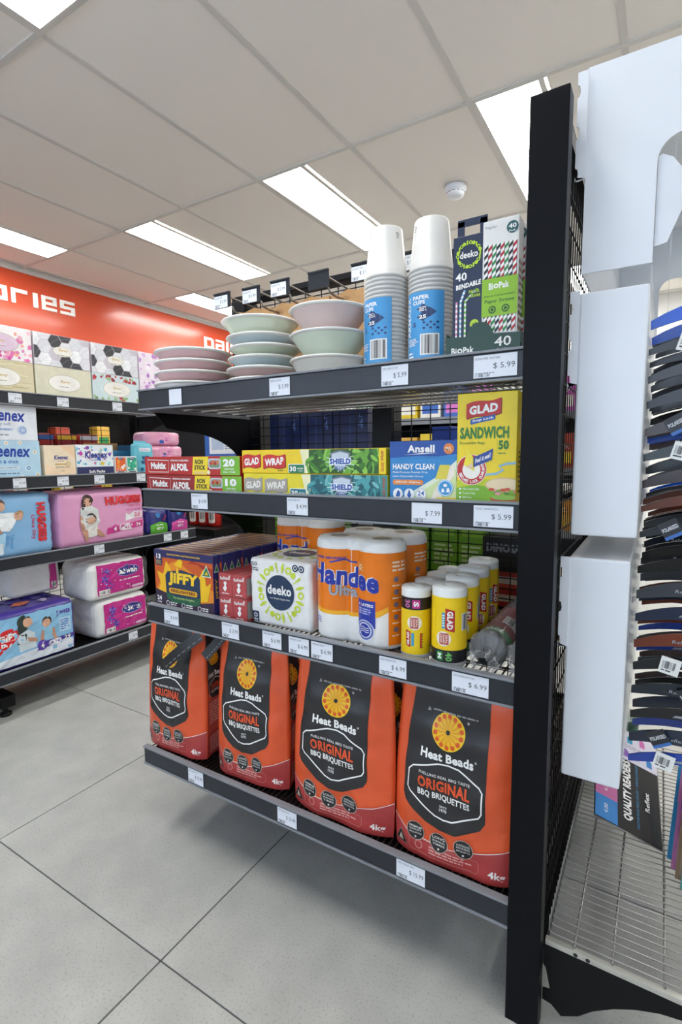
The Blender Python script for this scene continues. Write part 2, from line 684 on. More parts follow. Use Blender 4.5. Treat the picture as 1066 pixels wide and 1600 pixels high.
def shelf(label, loc, rz, L, D, railz, tickets, back=0.0, bx=None, gr='x', lift=0.006, foot=False, thin=0.046, wire='wire_silver'):
    """cantilever wire shelf; local x along its front 0..L, y 0 (rail front) to D, z 0 = deck top"""
    t = thing('gondola_shelf', label, 'shelf', loc, rz, gr)
    r = MB()
    r.bbox(0, L, 0.001, 0.010, lift - 0.04, lift, 'rail_grey', 0.0015)
    r.build('price_rail', t)
    lp = MB()
    lp.bbox(0, L, -0.003, 0.012, lift, lift + 0.004, 'rail_lip', 0.001)
    lp.bbox(0, L, -0.002, 0.010, lift - 0.044, lift - 0.04, 'rail_lip', 0.001)
    lp.build('rail_lip', t)
    d = MB()
    wire_deck(d, 0.004, L - 0.004, 0.012, D, 0, mat=wire)
    dk = d.build('wire_deck', t, fixn=False)
    dk['kind'] = 'stuff'
    if foot:
        MB().bbox(0.002, L - 0.002, 0.012, D, -0.014, -0.0085, 'black_metal', 0.001).build('deck_tray', t)  # closed black tray, added to stop light passing between the deck wires
    for x in (bx or (0.006, L - 0.009)):
        k = MB()
        k.prism([(p[0], p[1] - 0.008) for p in bracket_pts(D - 0.03, 0.17 if not foot else 0.07, 0.03, thin if not foot else 0.03)], 'x', x, x + 0.003, 'black_metal')
        k.build('bracket', t)
        MB().bbox(x - 0.003, x + 0.009, 0.02, D - 0.002, -0.017, -0.0081 if not foot else -0.0145, 'rail_lip', 0.001).build('bracket_cap', t)
    for (xx, price, wd, bl, nm) in tickets:
        ticket(t, xx, lift - 0.020, -0.0002, price, wd, 0.034, bl, nm)
    return t


YF, YB = 0.815, 1.195
ZM = [1.066, 0.857, 0.574, 0.199]
X0 = -1.062


def tk(px, py, price, nm, wd=0.05, bl=False, x0=X0):
    return (onY(px, py, YF).x - x0, price, wd, bl, nm)


shelf('top wire shelf of the middle gondola carrying plates, bowls and cups', (X0, YF, ZM[0]), 0, 0.882, YB - YF, 0,
      [tk(274, 615, '', '', .04, True), tk(437, 598, '5.99', 'DEEKO 8 BOWLS'), tk(617, 580, '5.99', 'DEEKO PAPER CUP 12PK'), tk(774, 565, '5.99', 'BIOPAK PAPER STRAW 40PK', .066)], gr='middle gondola shelves', lift=0.029)
shelf('wire shelf of the middle gondola carrying foil and cling wrap boxes', (X0, YF, ZM[1]), 0, 0.882, YB - YF, 0,
      [tk(312, 783, '4.99', 'MULTIX ALFOIL 10M'), tk(465, 790, '4.99', 'GLAD WRAP 30M'), tk(667, 797, '7.99', '', .054), tk(771, 800, '5.99', 'GLAD SANDWICH', .062)], gr='middle gondola shelves')
shelf('wire shelf of the middle gondola carrying firelighters and paper towels', (X0, YF, ZM[2]), 0, 0.882, YB - YF, 0,
      [tk(268, 961, '8.99', 'JIFFY FIRELIGHTERS 24'), tk(360, 977, '3.99', 'REDHEADS MATCHES 10PK'), tk(425, 990, '6.99', 'DEEKO SERVIETTES'), tk(467, 997, '6.99', 'HANDEE ULTRA'),
       tk(503, 1004, '6.99', 'HANDEE PAPER TOWEL 2PK'), tk(614, 1027, '6.99', 'GLAD KITCHEN TIDY BAGS', .054), tk(735, 1050, '6.99', 'MULTIX GARBAGE BAGS LARGE', .062)], gr='middle gondola shelves', thin=0.024, wire='wire_dark')
X4 = -1.092
shelf('bottom wire shelf of the middle gondola carrying briquette bags', (X4, YF - 0.012, ZM[3]), 0, 0.914, YB - YF + 0.012, 0,
      [tk(312, 1208, '15.99', 'HEAT BEADS 4KG', .05, x0=X4), tk(454, 1265, '15.99', 'HEAT BEADS 4KG', .05, x0=X4), tk(646, 1342, '15.99', 'HEAT BEADS 4KG', .056, x0=X4)], gr='middle gondola shelves', foot=True, wire='wire_dark')


def mesh_panel(m, ax, p, a0, a1, z0, z1, sx=0.05, sz=0.025, r=0.0015, mat='wire_black'):
    n = max(1, round((a1 - a0) / sx))
    for k in range(n + 1):
        a = a0 + (a1 - a0) * k / n
        m.bar((a, p, z0) if ax == 'x' else (p, a, z0), (a, p, z1) if ax == 'x' else (p, a, z1), r, mat, 4)
    n = max(1, round((z1 - z0) / sz))
    for k in range(n + 1):
        z = z0 + (z1 - z0) * k / n
        m.bar((a0, p + 0.003, z) if ax == 'x' else (p + 0.003, a0, z), (a1, p + 0.003, z) if ax == 'x' else (p + 0.003, a1, z), r, mat, 4)


# middle gondola frame
t = thing('mesh_gondola', 'black steel gondola frame with wire mesh back behind the plates and wraps', 'shelving', (0, 0, 0))
for x, w in ((-1.115, 0.05), (-0.64, 0.055), (-0.234, 0.05)):
    MB().bbox(x, x + w, 1.2, 1.262, 0.0, 1.398, 'black_metal', 0.002).build('upright', t)
MB().box(-1.115, -0.184, 1.205, 1.255, 1.398, 1.412, 'black_metal').build('top_rail', t)
MB().box(-1.065, -0.234, 1.2, 1.25, 0.09, 0.13, 'black_metal').build('bottom_rail', t)
m = MB()
mesh_panel(m, 'x', 1.212, -1.065, -0.64, 0.13, 1.398)
mesh_panel(m, 'x', 1.212, -0.585, -0.234, 0.13, 1.398)
MB().bbox(-1.065, -0.234, 1.225, 1.235, 0.0, 0.089, 'black_metal', 0.001).build('kick_panel', t)  # added panel that keeps light from behind off the floor underneath
o = m.build('mesh_panel', t, fixn=False)
o['kind'] = 'stuff'
for x in (-1.115, -0.234):
    MB().bbox(x, x + 0.05, 1.15, 1.6, 0.0, 0.05, 'black_metal', 0.003).build('base_foot', t)

# end-cap of the gondola: two posts and an oblique mesh panel facing right
t = thing('end_cap_gondola', 'tall black steel end post with wire mesh panel at the near gondola end', 'shelving')
for y in (0.80, 1.60):
    MB().bbox(-0.178, -0.126, y, y + 0.032, 0.0, 1.432, 'black_post', 0.0015).build('post', t)
for z in (0.04, 1.40):
    MB().box(-0.165, -0.135, 0.832, 1.60, z, z + 0.028, 'black_metal').build('cross_rail', t)
m = MB()
mesh_panel(m, 'y', -0.145, 0.832, 1.60, 0.068, 1.40, 0.025, 0.05)
o = m.build('mesh_panel', t, fixn=False)
o['kind'] = 'stuff'

# left gondola (runs in depth, fronts facing right); local x -> world y
XL, YL0, LL_ = -1.955, 0.0, 1.80
ZL = [1.168, 0.868, 0.582, 0.172]


def tl(px, py, price='', wd=0.045, nm='TISSUES 224'):
    return (onX(px, py, XL).y - YL0, price or '4.49', wd, False, nm)


LS = [[tl(23, 616), tl(98, 623), tl(183, 631)], [tl(30, 745, '5.49'), tl(98, 742), tl(155, 741, '3.89'), tl(220, 737)],
      [tl(155, 855, '19.99', nm='NAPPIES'), tl(262, 838, nm='WIPES'), tl(288, 833, nm='WIPES')], [tl(208, 990, '9.99', nm='TOILET TISSUE')]]
for i, (z, lab) in enumerate(zip(ZL, ('top shelf of the left gondola carrying patterned tissue boxes', 'shelf of the left gondola carrying white and pale blue tissue boxes',
                                      'shelf of the left gondola carrying pink and blue nappy packs', 'bottom shelf of the left gondola carrying toilet rolls'))):
    shelf(lab, (XL, YL0, z), PI / 2, LL_, 0.40, 0, LS[i], gr='left gondola shelves', foot=(i == 3), wire='wire_dark' if i > 1 else 'wire_silver')
t = thing('mesh_gondola', 'black steel frame with wire mesh back of the left gondola', 'shelving')
for y in (0.0, 0.88, 1.75):
    MB().bbox(-2.42, -2.36, y, y + 0.05, 0, 1.40, 'black_metal', 0.002).build('upright', t)
MB().box(-2.41, -2.37, 0, 1.80, 1.40, 1.412, 'black_metal').build('top_rail', t)
m = MB()
mesh_panel(m, 'y', -2.372, 0.05, 0.88, 0.13, 1.40)
mesh_panel(m, 'y', -2.372, 0.93, 1.75, 0.13, 1.40)
o = m.build('mesh_panel', t, fixn=False)
o['kind'] = 'stuff'
for y in (0.0, 0.88, 1.75):
    MB().bbox(-2.80, -1.99, y, y + 0.05, 0.035, 0.08, 'black_metal', 0.003).build('base_foot', t)
    for x in (-2.02, -2.75):
        MB().lathe([(0, 0), (0.022, 0), (0.022, 0.008), (0.008, 0.012), (0.008, 0.036)], 'black_metal', 12, x, y + 0.025).build('levelling_foot', t)

# ================================================================ GOODS ON THE MIDDLE GONDOLA
# ---- carton helper: Empty at the base, body with its printed faces
def carton(name, label, cat, w, d, h, col, loc, rz=0, group=None, bev=0.0012, rough=0.38):
    t = thing(name, label, cat, loc, rz, group)
    MB().bbox(-w / 2, w / 2, -d / 2, d / 2, 0, h, C(col, rough) if isinstance(col, str) and len(col) == 6 else col, bev).build('carton', t)
    return t


# ---- shelf 1 : plates, bowls, cups, straws
Z1 = ZM[0] + 0.0005
M('ceramic_white', (233, 231, 226), 0.3, var=0.02, coat=0.3)


def dish(label, cat, name, r, hgt, col, loc, group, foot=0.62):
    t = thing(name, label, cat, loc, 0, group)
    pr = [(0.0, 0.0), (r * foot, 0.0), (r * foot + 0.006, 0.003)]
    for k in range(1, 7):
        s_ = k / 6
        pr.append((r * foot + 0.006 + (r - 0.004 - r * foot - 0.006) * s_ ** 0.75, 0.003 + (hgt - 0.008) * s_))
    MB().lathe(pr, C(col, 0.35, var=0.03), 48).build('body', t)
    rim = [(r - 0.006, hgt - 0.006), (r, hgt - 0.005), (r + 0.002, hgt - 0.002), (r, hgt), (r - 0.006, hgt - 0.001), (r * 0.72, hgt * 0.35), (0, hgt * 0.3)]
    MB().lathe(rim, 'ceramic_white', 48).build('rim', t)
    return t


for k, nm in enumerate(('lowest', 'second lowest', 'third from the bottom', 'topmost')):
    dish('%s of four pink white rimmed plates on the top shelf' % nm, 'plate', 'picnic_plate', 0.090, 0.0245 + (0.023 if k == 0 else 0), ('e3dfd8', 'd6b0b2', 'd6b0b2', 'd9b4b6')[k], (-0.974 - (0.004 if k == 0 else 0), 0.912, Z1 + 0.0247 * k + (0.023 if k else 0)), 'pink picnic plates', 0.74)
cols = ['e0ddd4', 'd9bcba', 'c2d3d8', 'd2ddc8', 'c2d3d8', 'd8e2cd']
names = ['white bowl at the bottom of the tall bowl stack', 'pink bowl second from the bottom of the tall bowl stack', 'lower blue bowl of the tall bowl stack', 'lower green bowl of the tall bowl stack, between two blue ones',
         'upper blue bowl of the tall bowl stack', 'green bowl on top of the tall bowl stack beside the plates']
z = Z1
for k in range(6):
    h = (0.0462, 0.0232, 0.0232, 0.0232, 0.0232, 0.036)[k]
    dish(names[k], 'bowl', 'picnic_bowl', (0.084, 0.083, 0.081, 0.080, 0.082, 0.086)[k], h, cols[k], (-0.784 - (0.0, 0.002, 0.0, -0.004, 0.002, 0.010)[k], 0.948, z), 'stacked picnic bowls', 0.58)
    z += h + 0.0002
z = Z1
for k, (c, nm) in enumerate((('dedbd3', 'deep white bowl at the bottom of the stack beside the paper cups'), ('d8e2ce', 'deep pale green bowl in the middle of the stack beside the paper cups'),
                             ('e0cac6', 'deep pale pink bowl on top of the stack beside the paper cups'))):
    dish(nm, 'bowl', 'deep_bowl', 0.0845, 0.0505 + (0.023 if k == 0 else 0), c, (-0.606, 0.95, z), 'deep picnic bowls', 0.46)
    z += 0.0507 + (0.023 if k == 0 else 0)

CUP = MB().lathe([(0.0415, 0.0), (0.0432, 0.0015), (0.0432, 0.005), (0.041, 0.0062), (0.0315, 0.094), (0.0305, 0.0955), (0.029, 0.0945), (0.0, 0.0935)], M('cup_paper', (204, 203, 200), 0.42, var=0.02), 40).mesh('paper_cup')


def cup_pack(label, loc, a0, lean, sa):
    t = thing('paper_cup_pack', label, 'paper cups', loc, 0, 'paper cup packs', rot=(lean, 0, 0))
    for k in range(28):
        link('paper_cup', CUP, t, (0, 0, 0.0078 * k))
    a = Art()
    bl, nv = C('2f9bdb', 0.3), C('16366b', 0.3)
    a.rect(0, 0, 62, 122, bl, 0)
    a.text('ARMADA', 2, 42, 9, 116, W(), 1, 0.03, rot=90)
    a.text('PAPER', 14, 108, 40, 115, W(), 1, 0.04).text('CUPS', 14, 99, 34, 106, W(), 1, 0.04)
    for cx, cy in ((31, 91), (41, 84), (31, 77)):
        a.poly([(cx - 10, cy), (cx, cy - 8.5), (cx + 10, cy), (cx, cy + 8.5)], nv, 1)
    a.text('25', 25, 73, 36, 80, W(), 2, 0.04)
    a.lines(25, 86, 37, 95, 3, W(), 2)
    a.text('S', 14, 60, 20, 68, nv, 1, 0.02)
    for i in range(5):
        for j in range(3):
            if (i + j) % 2 == 0:
                a.poly([(30 + i * 5, 56 + j * 5), (32.5 + i * 5, 53.5 + j * 5), (35 + i * 5, 56 + j * 5), (32.5 + i * 5, 58.5 + j * 5)], nv, 1)
    a.lines(4, 26, 24, 40, 5, W(), 1)
    a.lines(4, 4, 16, 16, 2, W(), 1)
    a.barcode(27, 8, 55, 46, 1, None, W())
    R = 0.0438
    a.build('printed_label', t, lambda u, v, h: ((R + h) * math.cos(a0 + 1.27 * u / R), (R + h) * math.sin(a0 + 1.27 * u / R), 0.0494 + v), cut=(3, 0), smooth=True)
    f = MB()
    f.lathe([(0.0445, 0.002), (0.0445, 0.223)], 'film', 32)
    f.build('clear_wrap', t)
    b = Art()
    b.ring(0, 0, 2.2, 3.4, C('4c4e52'), 0, 14).lines(-3.5, -8, 3.5, -4.5, 2, C('4c4e52'), 0)
    b.build('base_stamp', t, lambda u, v, h: ((0.0335 + h - v * 0.1) * math.cos(sa + u / 0.033), (0.0335 + h - v * 0.1) * math.sin(sa + u / 0.033), 0.2899 + v), cut=(2, 0))
    return t


cup_pack('shrink wrapped stack of white paper cups next to the bowls, blue label', (-0.4755, 0.952, Z1), -2.67, 0, -0.42)
cup_pack('taller standing stack of white paper cups next to the straw boxes, blue label', (-0.3855, 0.962, Z1 + 0.0), -2.43, 0, -2.25)

# straw boxes in a green display tray
t = carton('straw_box', 'navy box of bendable paper straws with green leaf ring and hang tab', 'straw box', 0.053, 0.035, 0.228, '1c2b48', (-0.2855, 0.892, Z1 + 0.004), 0)
MB().bbox(-0.025, -0.013, -0.001, 0.001, 0.228, 0.258, C('1c2b48'), 0.0004).bbox(0.013, 0.025, -0.001, 0.001, 0.228, 0.258, C('1c2b48'), 0.0004).bbox(-0.025, 0.025, -0.001, 0.001, 0.249, 0.261, C('1c2b48'), 0.0004).build('hang_tab', t)
a = Art()
lime = C('b6d430')
for k in range(22):
    q = 2 * PI * k / 22
    cx, cy = 27 + 19 * math.cos(q), 174 + 19 * math.sin(q)
    if k % 3 == 0:
        a.rect(cx - 1.2, cy - 3.5, cx + 1.2, cy + 3.5, lime, 1)
    elif k % 3 == 1:
        a.circ(cx, cy, 3, lime, 1, 10)
    else:
        a.ring(cx, cy, 1.6, 3, lime, 1, 10)
a.text('deeko', 12, 169, 42, 180, W(), 1, 0.02)
a.text('40', 5, 134, 24, 147, W(), 1, 0.02)
a.text('BENDABLE', 6, 120, 48, 128, W(), 1, 0.04, rise=0.10)
a.text('PAPER', 28, 112, 46, 117, lime, 1, 0.03).text('STRAWS', 28, 105, 47, 110, lime, 1, 0.03)
for x, c in ((7, 'd487a8'), (14, '7fb4d8'), (22, '7cc24a')):
    for i in range(16):
        a.rect(x - 1.6, 34 + i * 4.2, x + 1.6, 34 + i * 4.2 + 4.2, C(c) if i % 2 else W(), 1)
for x, c, k_ in ((14, '7fb4d8', 5), (22, '7cc24a', 14)):
    for i in range(6):
        a.poly([(x - 1.6 + i * k_ / 6 * 1.4, 101 + i * 3), (x + 1.8 + i * k_ / 6 * 1.4, 100 + i * 3), (x + 1.8 + (i + 1) * k_ / 6 * 1.4, 103 + i * 3), (x - 1.6 + (i + 1) * k_ / 6 * 1.4, 104 + i * 3)], C(c) if i % 2 else W(), 1)
a.circ(38, 62, 7.5, lime, 1).text('x3', 34, 59, 42, 65, C('1c2b48'), 2, 0.03)
a.build('printed_front', t, lambda u, v, e: (u - 0.0265, -0.0175 - e, v + 0.023))


def biopak(label, loc):
    t = carton('straw_box', label, 'straw box', 0.056, 0.032, 0.235, 'e4e3df', loc, 0, 'striped paper straw boxes')
    a = Art()
    cs = [C('1d1d22'), C('b5202c'), C('2f8a43'), C('1d1d22'), C('b5202c'), C('2f8a43'), C('1d1d22'), C('b5202c')]
    for k in range(8):
        x = 3 + k * 6.4
        a.rect(x - 0.4, 40, x + 6, 176, C('6e6c68'), 0)
        a.rect(x, 40, x + 5.4, 176, W(), 1)
        n = 12
        for i in range(n):
            y = 40 + i * 136 / n
            a.poly([(x, y), (x + 5.4, y + 5.5), (x + 5.4, y + 11), (x, y + 5.5)], cs[k], 2)
    a.rect(0, 66, 56, 124, C('8fbe2c'), 3)
    a.text('Bi', 11, 107, 18, 117, W(), 4, 0.03).text('Pak', 27, 107, 43, 117, W(), 4, 0.03)
    a.ring(22.5, 111.5, 1.6, 3.6, W(), 4, 16)
    a.text('Home Compostable', 4, 95, 52, 99, C('3e6a24'), 4, 0.01)
    a.text('Paper Straws', 5, 85, 51, 92, C('2d5a28'), 4, 0.01)
    for cx in (17, 38):
        a.circ(cx, 76, 6, C('2d5a28'), 4, 20).ring(cx, 76, 2.6, 4, C('8fbe2c'), 5, 14)
    a.circ(46, 196, 9, C('175a5c'), 1).text('40', 40, 194, 52, 201, W(), 2, 0.03).text('Pack', 41, 189, 51, 192, W(), 2, 0.01)
    a.text('Regular', 4, 199, 22, 204, C('8c8c8c'), 1, 0.0)
    a.build('printed_front', t, lambda u, v, e: (u - 0.028, -0.016 - e, v + 0.023))
    b = Art()
    for k in range(4):
        x = 3 + k * 7
        for i in range(14):
            y = 20 + i * 11
            b.poly([(x, y), (x + 5.4, y + 5), (x + 5.4, y + 10), (x, y + 5)], cs[k], 1)
    b.build('printed_side', t, right(0.028, 0.032))
    return t


biopak('white and green box of striped paper straws, front of the display tray', (-0.2295, 0.875, Z1 + 0.004))
biopak('box of striped paper straws directly behind the front one', (-0.2245, 0.909, Z1 + 0.004))
biopak('rearmost box of striped paper straws in the display tray', (-0.2245, 0.943, Z1 + 0.004))
t = thing('display_tray', 'dark green cardboard display tray holding the paper straw boxes', 'tray', (-0.2525, 0.9, Z1))
g = C('1c4034', 0.35)
m = MB()
m.bbox(-0.0615, 0.0585, -0.045, 0.065, 0, 0.003, g, 0.0005)
pts = [(-0.0615, 0), (0.0585, 0), (0.0585, 0.063), (0.016, 0.065)] + [(-0.006 + 0.021 * math.cos(q * PI / 8), 0.065 + 0.021 * math.sin(q * PI / 8)) for q in range(9)] + [(-0.0615, 0.067)]
m.prism(pts, 'y', -0.0475, -0.0455, g)
m.bbox(-0.0635, -0.0617, -0.045, 0.065, 0, 0.073, g, 0.0004).bbox(0.0587, 0.0605, -0.045, 0.065, 0, 0.063, g, 0.0004)
m.build('tray', t)
a = Art()
a.text('Bi', 9, 15, 18, 26, W(), 1, 0.03).text('Pak', 29, 15, 47, 26, W(), 1, 0.03).ring(23.5, 20, 2, 4.4, W(), 1, 16)
a.text('40', 80, 21, 106, 36, W(), 1, 0.01).text('Mixed Colour', 84, 15, 106, 18, W(), 1, 0.0).text('Paper Straws', 60, 7, 106, 13, W(), 1, 0.01)
a.build('printed_front', t, lambda u, v, h: (u - 0.0615, -0.0475 - h, v + 0.023))

# hooks with price holders and paper bags on the top of the mesh
M('kraft', (188, 146, 98), 0.7, var=0.08, scale=50, bump=0.1)
hk = [(347, 470, '5.99', 0), (392, 461, '5.99', 0), (437, 450, '5.99', 0), (497, 437, '', 1), (566, 424, '5.99', 0), (640, 408, '5.99', 0)]
nth = ['first', 'second', 'third', 'fourth', 'fifth', 'sixth']
for k, (px, py, pr, blank) in enumerate(hk):
    p = onY(px, py, 1.03)
    t = thing('display_hook', '%s wire display hook from the left above the bowls, price holder at its tip' % nth[k] if not blank else 'wire display hook above the bowls with an empty dark price holder', 'hook', (p.x, 1.03, p.z), 0, 'display hooks')
    MB().path([(0.01, 0.002, 0.0), (0.01, 0.02, 0.012), (0.01, 0.162, 0.006)], 0.0021, 'wire_silver').build('tag_wire', t)
    MB().path([(0.01, 0.162, -0.02), (0.01, 0.06, -0.024), (0.01, 0.035, -0.021), (0.01, 0.027, -0.010)], 0.0026, 'wire_silver').build('prong', t)
    MB().bbox(-0.02, 0.04, 0.160, 0.1675, -0.03, 0.014, 'black_metal', 0.001).build('back_plate', t)
    MB().bbox(-0.027, 0.030, -0.001, 0.0008, -0.020, 0.018, C('23262c', 0.2), 0.0004).bbox(-0.027, 0.030, -0.004, 0.0015, 0.016, 0.0195, C('31343a', 0.2), 0.0005).build('price_holder', t)
    if not blank:
        ticket(t, -0.003, -0.003, -0.0012, pr, 0.046, 0.03, False, 'BAG KRAFT 50PK')
for k, dx in enumerate((-0.78, -0.715, -0.655, -0.585, -0.52, -0.45)):
    p = onY(hk[k][0], hk[k][1], 1.03)
    t = thing('paper_bag_pack', '%s pack of brown paper bags from the left, hanging above the bowls' % nth[k], 'paper bag', (p.x + 0.022, 1.135, p.z - 0.212), 0.12 * (-1) ** k, 'brown paper bag packs')
    m = MB()
    m.prism([(-0.052, 0), (0.05, 0), (0.052, 0.208), (0.030, 0.206), (0.0, 0.213), (-0.03, 0.204), (-0.05, 0.207)], 'y', -0.008, 0.008, 'kraft')
    m.build('bags', t)
    a = Art()
    a.lines(20, 185, 60, 198, 3, C('8a6a44'), 0)
    a.build('printed_front', t, lambda u, v, h: (u - 0.05, -0.008 - h, v))

# ---- shelf 2 : foil, cling wrap, gloves, sandwich bags
Z2 = ZM[1] + 0.0005
yf = 0.838


def alfoil(label, w, h, loc, n, base, red):
    t = carton('foil_box', label, 'foil box', w, 0.052, h, base, loc, 0, 'foil boxes')
    a = Art()
    H = h * 1000
    Wd = w * 1000
    a.poly([(0, 1), (Wd * .62, 1), (Wd * .65, H - 1), (0, H - 1)], C(red), 0)
    g = Wd * 0.815
    wt, yl = W(), C('f0d52a')
    k = H / 42
    a.band([(14, 6 * k), (84, 6 * k), (86, 33 * k), (10, 35 * k), (14, 6 * k)], 1.6, wt, 2)
    a.text('Multix', 22, 13 * k, 76, 29 * k, wt, 2, 0.05)
    a.text('STRONG & RELIABLE', 92, 31 * k, 152, 35 * k, wt, 2, 0.03)
    a.text('ALFOIL', 91, 9 * k, 150, 26 * k, wt, 2, 0.05)
    a.poly([(163, 1), (Wd * .68, 1), (Wd * .70, H - 1), (168, H - 1)], yl, 1)
    a.text('NON', 173, 24 * k, 198, 35 * k, K(), 2, 0.04, slant=0.15).text('STICK', 170, 12 * k, 206, 22 * k, K(), 2, 0.04, slant=0.15)
    a.rect(Wd * .70, 1, g, H - 1, C('b6231f'), 1)
    cx = Wd * .755
    a.rrect(cx - 18, 14 * k, cx + 20, 37 * k, 6, C('c9ccd0'), 2).rrect(cx - 15, 17 * k, cx + 17, 34 * k, 5, C('8d9299'), 3)
    for i in range(4):
        a.circ(cx - 9 + i * 6.5, 26 * k + (i % 2) * 3, 4.6, C(('c8452a', 'd9794e', 'b5381f', 'd88a5a')[i]), 4, 10)
        a.circ(cx - 8 + i * 6.5, 21 * k, 2.6, C('6f9a3a'), 5, 8)
    a.rrect(170, 3 * k, 206, 8.5 * k, 2, C('e8c77a'), 3).circ(Wd * .68 + 6, 6.5 * k, 5, C('efe3c0'), 4, 14)
    a.rect(g, 1, Wd, H - 1, C('79b82f'), 1)
    a.text(n, g + 9, 19 * k, g + 43, 36 * k, wt, 3, 0.06)
    a.text('METRES', g + 13, 12 * k, g + 40, 15.5 * k, wt, 3, 0.03).text('30cm WIDE', g + 9, 6 * k, g + 44, 9.5 * k, wt, 3, 0.02)
    a.build('printed_front', t, front(w, -0.026))
    return t


alfoil('red foil box marked 10, bottom of the foil pair', 0.309, 0.0415, (-0.918, yf + 0.026, Z2), '10', '9c2320', '9c2320')
alfoil('red foil box marked 20, on top of the foil pair', 0.309, 0.0425, (-0.922, yf + 0.026, Z2 + 0.0421), '20', 'bf2a25', 'b52722')


def gladwrap(label, loc, faded):
    w, h = 0.342, 0.0478
    t = carton('cling_wrap_box', label, 'wrap box', w, 0.052, h, 'e8d626' if faded else 'f2cf14', loc, 0, 'cling wrap boxes')
    a = Art()
    red = C('a8a096') if faded else C('cc2a20')
    wt = C('f0ece2') if faded else W()
    sh = C('8d857a') if faded else C('7a1511')
    for x0, x1, s_, dy in ((2, 51, 'GLAD', 0), (58, 116, 'WRAP', -1)):
        for off, mt, ly in ((1.2, sh, 1), (0, red, 2)):
            n = 10
            up, lo = [], []
            for i in range(n + 1):
                q = i / n
                x = x0 + (x1 - x0) * q
                wv = 2.2 * math.sin(q * 2 * PI) + 4 * q
                up.append((x + off, 36 + wv - off + dy))
                lo.append((x + off, 10 + wv - off + dy))
            a.poly(lo + up[::-1], mt, ly)
        a.text(s_, x0 + 5, 15 + dy, x1 - 4, 30 + dy, wt, 3, 0.045, rise=0.09)
    a.lines(96, 4, 112, 7, 1, C('6a5a10'), 1)
    gr = C('1f7a86') if faded else C('1d7a4a')
    a.rrect(123, 1, 164, 19, 3, W(), 1).rrect(124.5, 1, 162.5, 17.5, 2.5, gr, 2)
    a.text('30', 127, 4, 143, 14.5, W(), 3, 0.04).text('METRES', 146, 8.5, 160, 11.5, W(), 3, 0.02).text('x 33cm', 146, 4, 159, 7, W(), 3, 0.0)
    a.poly([(164, 1), (176, 1), (176, 47), (152, 47)], C('f4efc0'), 0)
    rr = random.Random(5)
    base = ['2f7f86', '4fa3a6', '1d5c66', '79bcbc'] if faded else ['3f7d22', '69a834', '2a5a18', '8fc94a']
    a.rect(174, 1, 328, 47, C(base[2]), 1)
    for i in range(60):
        cx, cy = rr.uniform(172, 326), rr.uniform(4, 44)
        q = rr.uniform(0, PI)
        L, S = rr.uniform(8, 20), rr.uniform(2, 6)
        pts = []
        for j in range(9):
            e = 2 * PI * j / 9
            x, y = L * math.cos(e), S * math.sin(e)
            pts.append((min(328, max(166, cx + x * math.cos(q) - y * math.sin(q))), min(47, max(1, cy + x * math.sin(q) + y * math.cos(q)))))
        a.poly(pts, C(base[i % 4]), 2 + i * 0.02)
    cx = 246
    for i in range(14):
        q = 2 * PI * i / 14
        a.poly([(cx + 10 * math.cos(q), 24 + 8 * math.sin(q)), (cx + 34 * math.cos(q + .05), 24 + 20 * math.sin(q + .05)), (cx + 34 * math.cos(q + .1), 24 + 20 * math.sin(q + .1)), (cx + 10 * math.cos(q + .3), 24 + 8 * math.sin(q + .3))], C('cfe6d4'), 3.5)
    sd = [(-22, 16), (0, 21), (22, 16), (20, 0), (12, -12), (0, -19), (-12, -12), (-20, 0)]
    a.poly([(cx + x, 24 + y) for x, y in sd], C('6f7885'), 4).poly([(cx + x * .86, 24 + y * .86) for x, y in sd], C('c8d2dc'), 5)
    a.rect(cx - 24, 17.5, cx + 24, 30.5, C('e9eef4'), 6).text('SHIELD', cx - 23, 18.5, cx + 23, 29.5, C('1d4fa0'), 7, 0.05)
    a.lines(cx - 11, 8, cx + 11, 15, 2, C('4a6fae'), 7)
    a.rect(328, 1, 342, 47, C('f0d515') if not faded else C('3f8f8a'), 3)
    a.text('GLAD WRAP', 332, 5, 338, 43, C('c0392b'), 4, 0.03, rot=90)
    a.build('printed_front', t, front(w, -0.026), dh=0.00015)
    return t


gladwrap('yellow cling wrap box with faded grey banners, bottom of the wrap pair', (-0.587, yf + 0.026, Z2), True)
gladwrap('yellow cling wrap box with red banners and green lettuce, on top of the wrap pair', (-0.590, yf + 0.026, Z2 + 0.0485), False)

t = carton('glove_box', 'blue and white disposable glove box between the cling wrap and sandwich bags', 'glove box', 0.123, 0.09, 0.107, '2f86c6', (-0.3495, yf + 0.045, Z2))
a = Art()
a.rect(0, 78, 123, 107, C('1c4c9c'), 0)
a.poly([(0, 78), (123, 78), (123, 84), (90, 80), (50, 81)], C('2f86c6'), 1)
a.poly([(10, 0), (123, 0), (123, 74), (96, 50)], C('dfe8d0'), 1)
a.poly([(30, 0), (123, 0), (123, 60), (98, 44)], C('cfdc9e'), 2)
a.text('Ansell', 34, 87, 84, 100, W(), 2, 0.035)
a.poly([(28, 83), (60, 86), (90, 86), (60, 84.5)], W(), 2)
a.circ(109, 93, 9, C('e08038'), 2).text('M/L', 103, 89.5, 115, 96.5, C('f6d9b8'), 3, 0.02)
a.text('HANDY CLEAN', 6, 58, 84, 68, W(), 3, 0.03)
a.text('Multi-Purpose Powder Free', 6, 50.5, 72, 55, W(), 3, 0.0).text('Latex Disposable Gloves', 6, 43.5, 64, 48, W(), 3, 0.0)
a.rrect(6, 31, 64, 40, 4, C('e08a48'), 3).text('MED/LGE - 24 gloves', 12, 33.5, 58, 37.5, W(), 4, 0.02)
for i, cx in enumerate((16, 38, 60)):
    a.circ(cx, 15, 10, W(), 3).ring(cx, 15, 9.2, 10, C('9fb8d8'), 4)
